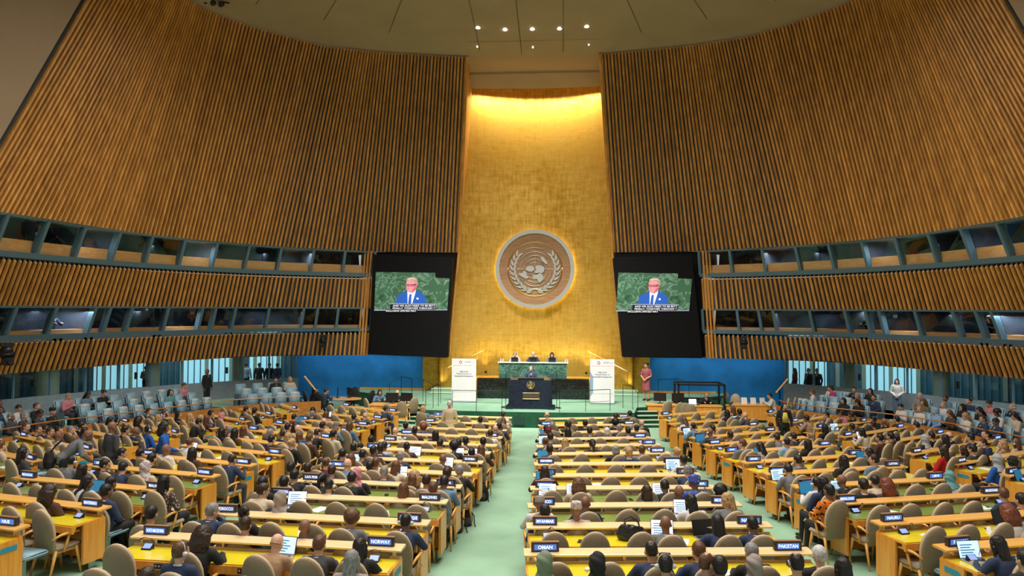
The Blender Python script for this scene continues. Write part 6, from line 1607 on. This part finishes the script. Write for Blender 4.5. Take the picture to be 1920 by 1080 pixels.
for side, sd in ((-1, 'left'), (1, 'right')):
    pts = [PF(a, b_, .75) for a, b_ in GPL[side]]
    if side > 0: pts = pts[:]
    else: pts = pts[::-1]
    PLY = catn(pts)
    def out(d):
        t = PLY.tan(d); n = Vector((-t.y, t.x, 0)); c = PLY.at(d)
        return n if n.dot(Vector((c.x, c.y-24, 0))) > 0 else -n
    # wooden front parapet
    bm = bmesh.new(); n = 36
    for i in range(n):
        a, c = PLY.at(PLY.len*i/n), PLY.at(PLY.len*(i+1)/n); oa, oc = out(PLY.len*i/n)*.06, out(PLY.len*(i+1)/n)*.06
        za, zc = zf(a.y), zf(c.y); A = lambda p, z: Vector((p.x, p.y, z))
        quad(bm, A(a, za-.1), A(c, zc-.1), A(c, zc+.75), A(a, za+.75)); quad(bm, A(a, za+.75), A(c, zc+.75), A(c+oc, zc+.75), A(a+oa, za+.75)); quad(bm, A(a+oa, za), A(c+oc, zc), A(c+oc, zc+.75), A(a+oa, za+.75))
    struct('wall_%s_gallery_front' % sd, bm, M_panelw)
    # stepped platform
    bm = bmesh.new()
    for k in range(3):
        for i in range(n):
            d0, d1 = PLY.len*i/n, PLY.len*(i+1)/n; o0, o1 = out(d0), out(d1); w0 = .06+.9*k; w1 = .06+.9*(k+1) if k < 2 else 6.
            z = .10+.13*k; A = lambda d, o, w, zz: Vector((*(PLY.at(d)+o*w).xy, zz+zf(PLY.at(d).y)))
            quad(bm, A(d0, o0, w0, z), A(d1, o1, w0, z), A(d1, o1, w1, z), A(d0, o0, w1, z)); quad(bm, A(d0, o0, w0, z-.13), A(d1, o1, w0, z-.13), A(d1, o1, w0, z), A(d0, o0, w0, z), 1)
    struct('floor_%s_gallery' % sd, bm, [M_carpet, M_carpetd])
    # brown handrail on thin posts
    t = thing('gallery_handrail', 'long thin brown handrail with black posts along the %s gallery front' % sd, 'handrail', (0, 0, 0), 0, 'gallery handrails')
    d0, d1 = (.6, PLY.len-.2) if side > 0 else (.8, PLY.len-.2)
    bm = bmesh.new(); P_ = []
    for i in range(30):
        d = d0+(d1-d0)*i/29.; c = PLY.at(d)+out(d)*.12; P_.append((c.x, c.y, zf(c.y)+.98))
    tube(bm, P_, .022, 6); obj('rail', bm, M_panelw, t)
    for i in range(0, 30, 3): bm = bmesh.new(); x_, y_, z_ = P_[i]; tube(bm, [(x_, y_, z_-.3), (x_, y_, z_)], .012, 6); obj('post', bm, M_rail, t)
    # seat rows
    cnt = 0; taken = []
    rows = []
    for k in range(3):
        d = .9; gap = 3.35 if side < 0 else 4.8
        while d < PLY.len-.3:
            o = out(d); c = PLY.at(d)+o*(.52+.9*k); z = zf(c.y)+.10+.13*k
            inner = Vector((-o.x, -o.y, 0)); f = (inner*1.0+Vector((0, 1, 0))*.28).normalized()
            rows.append((k, d, Vector((c.x, c.y, z)), atan2(f.y, f.x)-pi/2)); d += .56*(1+.18*k*.3)
            if abs(d-gap) < .3 or abs(d-gap-5.6) < .3: d += .9
    used = set()
    for (px, py, spec, pose, yaw, hs) in sorted(gpeople[side]):
        best = None
        for j, (k, d, c, rz) in enumerate(rows):
            if j in used: continue
            q = project(c+Vector((0, 0, 1.24)))
            e = (q[0]-px)**2+((q[1]-py)*1.4)**2
            if best is None or e < best[0]: best = (e, j)
        _, j = best; used.add(j); k, d, c, rz = rows[j]
        head = {'h': ' and headscarf', 'k': ' and cap'}.get(spec[0], '')
        cnt += 1
        lab = 'person in %s%s seated in the %s gallery, %s person from the left' % (CN[spec[2]], head, sd, (ORDS+['seventeenth', 'eighteenth', 'nineteenth', 'twentieth', 'twenty-first', 'twenty-second', 'twenty-third', 'twenty-fourth', 'twenty-fifth', 'twenty-sixth', 'twenty-seventh', 'twenty-eighth', 'twenty-ninth', 'thirtieth'])[cnt-1])
        person(c, rz, spec, lab, None, pose, yaw, random.choice('KNDKU' if side > 0 else 'KND'), 1.0, hs, False, False, True)
    num = {}
    for j, (k, d, c, rz) in enumerate(rows):
        q = project(c)
        if q is None or q[0] < -60 or q[0] > 1980: continue
        num[k] = num.get(k, 0)+1
        on = (ORDS+['%d' % i for i in range(17, 60)])[num[k]-1]
        t = thing('auditorium_chair', 'pale blue gallery chair, %s gallery %s row, %s from the stage' % (sd, ['front', 'middle', 'back'][k], on if not on.isdigit() else on+'th'), 'chair', c, rz, 'blue gallery chairs')
        for nm, me in GS: link(nm, me, t)
        if (j*7+k) % 5 in (0, 2, 3) and j not in used: link('headrest_cover', ME_COV, t)
# standing figures of the galleries
p = PZ(387, 765, .2); person((p.x, p.y, .2), -1.8, 'BkK3', 'person in black suit standing guard beside the left gallery stairs', None, 'S', 0, 'K', 1.04)
p = PZ(1687, 775, .36); person((p.x-.1, p.y, .15), 2.6, 'LdW1', 'person in white top standing with a phone at the back of the right gallery', None, 'H', 0, 'S', .98)
p = PZ(263, 742, .5); person((p.x-.7, p.y+1.6, .15), -2.2, 'fkD3', 'person in charcoal jacket leaning on the parapet behind the left gallery', None, 'H', 0, 'K', .96)
# lobby passers-by behind the glass
for k, (px, side, spec, lab) in enumerate(((462, -1, 'skL2', 'person in pale clothes standing in the lit left lobby, furthest left one'), (486, -1, 'skK3', 'dark-dressed person standing in the left lobby beside the bright window'), (505, -1, 'skK2', 'person in black in the left lobby close to the gallery corner'), (520, -1, 'skN2', 'person in navy in the left lobby next to the blue wall'),
        (1490, 1, 'LkM2', 'person in dark red walking in the right lobby beside the blue wall'), (1516, 1, 'skK2', 'person in black in the right lobby, middle of three silhouettes'), (1532, 1, 'skK3', 'person in black in the right lobby, rightmost of three silhouettes'))):
    y = 37.6; q = PY(px, 700, y); person((q.x, y, .05), .4*k, spec, lab, None, 'S', 0, 'K', 1., far=True)
# booth interpreters
for k, (px, side, spec) in enumerate(((95, -1, 'skN2'), (152, -1, 'ogL1'), (285, -1, 'skK3'), (420, -1, 'LdG1'), (1632, 1, 'skK2'), (1862, 1, 'LkK2'), (1908, 1, 'CbC1'))):
    best = None; d = .3
    while d < LOR.len:
        c = LOR.at(d, Z4)+LOR.nrm(d, Z4)*1.0; q = project(S(c, side))
        if q and (best is None or abs(q[0]-px) < best[0]): best = (abs(q[0]-px), d)
        d += .1
    d = best[1]; c = LOR.at(d, Z4)+LOR.nrm(d, Z4)*1.0; nr = LOR.nrm(d, Z4); f = S(-nr, side)
    person(S((c.x, c.y, Z4-.28), side), atan2(f.y, f.x)-pi/2, spec, 'person in %s seated behind the %s lower booth glass, %s' % (CN[spec[2]], 'left' if side < 0 else 'right', ['leftmost', 'second from left', 'third from left', 'nearest the screen', 'by the lit equipment', 'second from the right edge', 'at the right edge'][k]), None, 'd', 0, 'K', 1., False, far=True)
    area('booth_lamp', S((c.x, c.y, Z3-.1), side), (0, 0, 0), .5, .3, 9, (.9, .95, 1.))  # added fill above each booth person, not a booth fitting
# ============================================================ CONFERENCE OFFICERS' AREAS BESIDE THE STAGE
def table(lab, c, rz, w, d, h=.74, round_=False, m=None):
    t = thing('officers_table', lab, 'table', c, rz)
    b = bmesh.new()
    if round_: extr(b, [(cos(2*pi*i/28)*w/2, sin(2*pi*i/28)*d/2, h-.05) for i in range(28)], (0, 0, .05))
    else: box(b, -w/2, w/2, -d/2, d/2, h-.05, h, bev=.01)
    bmesh.ops.recalc_face_normals(b, faces=b.faces); obj('table_top', b, m or M_shelfo, t)
    for x, y in ((-w*.3, -d*.25), (w*.3, -d*.25), (w*.3, d*.25), (-w*.3, d*.25)):
        b = bmesh.new(); box(b, x-.03, x+.03, y-.03, y+.03, 0, h-.05); obj('leg', b, M_black, t)
    if not round_: b = bmesh.new(); box(b, -w/2+.04, w/2-.04, -d/2+.03, -d/2+.06, .1, h-.05); obj('front_panel', b, M_deskw, t)
    return t
def monitor(lab, c, rz):
    t = thing('monitor', lab, 'monitor', c, rz, 'black monitors on the side tables')
    b = bmesh.new(); box(b, -.26, .26, -.02, .02, .10, .44, bev=.006); obj('screen_housing', b, M_black, t)
    b = bmesh.new(); box(b, -.02, .02, .0, .03, 0, .2); obj('stand', b, M_black, t)
    b = bmesh.new(); box(b, -.11, .11, -.08, .08, 0, .012); obj('base', b, M_black, t)
PO = {-1: PF(733, 752, .74), 1: PF(1256, 757, .74)}
a = PF(732, 757, .74); table('maple table with monitors between the left steps and the blue wall', (a.x, a.y, 0), .0, 1.7, .8)
monitor('black monitor, left one on the left side table', (a.x+.05, a.y+.1, .74), .1); monitor('black monitor, right one on the left side table', (a.x+.65, a.y+.15, .74), -.2)
person((a.x-.75, a.y+.95, 0), pi+.6, 'LkS2', 'person in steel blue seated behind the monitor table left of the stage', None, 'd', 0, 'K'); person((a.x+.1, a.y+.95, 0), pi, 'BlK1', 'bald-browed person in black seated behind the monitors left of the stage'.replace('bald-browed person', 'person'), None, 'd', 0, 'K')
for k, (px, py, rz) in enumerate(((697, 747, -.9), (727, 757, .1), (752, 752, .3), (771, 745, .8))):
    q = PF(px, py+3, .95); put(CH, 'armchair', (q.x, q.y, 0), rz, 'large tan armchair around the left monitor table, %s from the left' % ORDS[k], 'chair', 'armchairs round the left monitor table')
a = PF(636, 746, .74); table('oval wooden table with computers in front of the left blue wall', (a.x, a.y, 0), 0, 2.0, .9, round_=True)
for k, (dx, dy, rz, spec) in enumerate(((-1.1, -.35, -1.0, 'LkK2'), (-.45, -.75, -.5, 'sdN2'))): person((a.x+dx, a.y+dy, 0), rz, spec, 'person in %s seated at the oval table before the left blue wall' % CN[spec[2]], None, 'd', -30, 'K')
M_mesh = mat('black_office_mesh', (.015, .016, .018), .6)
def office_chair(lab, c, rz):
    t = thing('office_chair', lab, 'chair', c, rz, 'black office chairs by the oval table')
    b = bmesh.new(); shell(b, .24, .55, 1.12, -.2, .18, .05); obj('backrest', b, M_mesh, t, smooth=True)
    b = bmesh.new(); box(b, -.24, .24, -.2, .26, .44, .52, bev=.03); obj('seat', b, M_mesh, t)
    b = bmesh.new(); tube(b, [(0, 0, .08), (0, 0, .45)], .03, 8)
    for i in range(5): tube(b, [(0, 0, .12), (cos(i*1.257)*.28, sin(i*1.257)*.28, .05)], .02, 6)
    obj('star_base', b, M_black, t)
    for s in (-1, 1): b = bmesh.new(); tube(b, [(s*.25, -.1, .48), (s*.28, -.1, .70), (s*.28, .12, .70)], .02, 6); obj('armrest', b, M_black, t)
for k, (dx, dy, rz) in enumerate(((-1.15, -.4, -1.0), (-.5, -.85, -.3), (.35, .75, 2.9), (1.25, -.1, 1.3))): office_chair('black swivel office chair at the oval table, %s from the left' % ORDS[k], (a.x+dx, a.y+dy, 0), rz)
monitor('dark screen at the left of the oval table', (a.x-.1, a.y+.1, .74), 1.9); monitor('dark screen at the middle of the oval table', (a.x+.4, a.y+.15, .74), 2.2)
# right side
a = PF(1238, 757, .74); table('maple table with two monitors right of the stage steps', (a.x+.5, a.y, 0), 0, 2.2, .7)
monitor('black monitor, left one on the right side table', (a.x+.0, a.y+.1, .74), pi-.1); monitor('black monitor, right one on the right side table', (a.x+.75, a.y+.12, .74), pi+.1)
for k, (px, py, rz) in enumerate(((1247, 752, .3), (1272, 754, .2), (1285, 755, -.1), (1297, 757, -.3))):
    q = PF(px, py+3, .95); put(CH, 'armchair', (q.x, q.y, 0), rz, 'large tan armchair by the right monitor table, %s from the left' % ORDS[k], 'chair', 'armchairs by the right monitor table')
a = PF(1335, 760, .74)
t = thing('equipment_booth', 'open black steel booth frame in front of the right blue wall', 'booth', (a.x-.35, a.y+.9, 0))
b = bmesh.new()
for x, y in ((-.95, -.5), (.95, -.5), (.95, .6), (-.95, .6)):
    b = bmesh.new(); box(b, x-.04, x+.04, y-.04, y+.04, 0, 1.55); obj('post', b, M_black, t)
for z in (.8, 1.5):
    b = bmesh.new(); box(b, -.99, .99, -.54, -.46, z, z+.07) if z > 1 else box(b, -.99, .1, -.54, -.46, z, z+.05); box(b, -.99, .99, .56, .64, z, z+.07); box(b, -.99, -.91, -.5, .6, z, z+.07); box(b, .91, .99, -.5, .6, z, z+.07); obj('beam', b, M_black, t)
person((a.x-.1, a.y+.75, 0), pi, 'BbK2', 'person in black suit seated under the black booth frame on the right', None, 'd', 0, 'K')
put(LT['w'], 'laptop', (a.x-.75, a.y+.1, .74), 0, 'open laptop with white screen on the table at the black booth frame', 'laptop'); table('small wooden table at the black booth frame', (a.x-.35, a.y+.05, 0), 0, 1.5, .5)
a = PF(1400, 757, .74); table('wooden table with papers before the right blue wall', (a.x, a.y, 0), 0, 1.9, .7, m=M_shelfo)
person((a.x-1.0, a.y-.1, 0), -1.3, 'slE1', 'person in dark green seated at the left end of the papers table', None, 'd', 0, 'K'); person((a.x+1.05, a.y-.2, 0), 1.4, 'skW2', 'person in white seated at the right end of the papers table', None, 'd', 0, 'D')
for k, (dx, dy, rz) in enumerate(((-.3, .7, 2.9), (1.35, -.3, 1.4), (1.75, .1, 1.3))): put(CH, 'armchair', (a.x+dx, a.y+dy, 0), rz, 'tan armchair at the papers table, %s from the left' % ORDS[k], 'chair', 'armchairs at the papers table')
for k in range(3):
    t = thing('document_holder', 'white folded card standing on the papers table, %s from the left' % ORDS[k], 'card', (a.x-.1+.38*k, a.y, .74), .2*k); b = bmesh.new(); box(b, -.12, .12, -.01, .01, 0, .26, M=Matrix.Rotation(-.2, 4, 'X')); obj('card', b, M_paper, t)
# wooden stair block with lectern-like rails at the gallery corners
for side, px, py, sd in ((-1, 585, 760, 'left'), (1, 1462, 765, 'right')):
    q = PF(px, py, .5); t = thing('stair_rail', 'sloping wooden stair rail on a black post at the %s gallery corner' % sd, 'handrail', (q.x, q.y, 0), 0, 'gallery corner rails')
    b = bmesh.new(); tube(b, [(-.35*-side, 0, 1.75), (.15*-side, 0, 1.15)], .04, 6); obj('rail', b, M_chwood, t)
    b = bmesh.new(); tube(b, [(-.0, 0, 0), (-.0, 0, 1.33)], .025, 6); obj('post', b, M_rail, t)
# ============================================================ HANGING CAMERAS
def ptz(lab, p, rz, s=1.):
    t = thing('broadcast_camera', lab, 'camera', p, rz, 'remote cameras on the side walls'); t.scale = (s, s, s)
    b = bmesh.new(); box(b, -.14, .14, -.02, .3, .42, .5); box(b, -.05, .05, .2, .42, .0, .46); obj('wall_bracket', b, M_black, t)
    b = bmesh.new(); ell(b, (0, .05, .32), (.14, .14, .12)); box(b, -.16, .16, -.05, .15, .12, .30, bev=.03); obj('pan_head', b, M_black, t, smooth=True)
    b = bmesh.new(); box(b, -.10, .10, -.22, .18, -.06, .14, bev=.02); obj('camera_body', b, M_black, t)
    b = bmesh.new(); tube(b, [(0, -.2, .04), (0, -.34, .04)], .06, 12); obj('lens', b, M_black, t)
ptz('black remote camera hanging on the left lower slat band near the screen', PY(605, 640, 33.4)-Vector((0, 0, .2)), .2)
ptz('black remote camera hanging on the right lower slat band near the screen', PY(1395, 643, 32.2)-Vector((0, 0, .2)), -.3)
ptz('black remote camera at the left edge on the lower slat band', PY(14, 668, 21.0)-Vector((0, 0, .2)), .9, 1.2)
# spotlight cluster hanging at the left ceiling edge
c = PY(392, 6, 26.5); t = thing('spotlight_cluster', 'dark stage spotlights hanging from the left ceiling edge', 'spotlight', c)
b = bmesh.new(); tube(b, [(-.9, 0, .2), (.9, -.2, -.1)], .03, 6); obj('bar', b, M_black, t)
for k in range(3):
    b = bmesh.new(); q = V(-.2+.35*k, -.05*k, .02-.08*k); capsule(b, q, q+V(.18, -.25, -.06), .08, .10, 10); obj('lamp_head', b, M_black, t)
b = bmesh.new(); box(b, -.75, -.15, -.2, .2, -.02, .16, bev=.02); obj('housing', b, M_steel, t)
# exit light box on the upper booth and small wall devices
q = PY(551, 476, 31.2); 
print('PEOPLE', npeople[0])
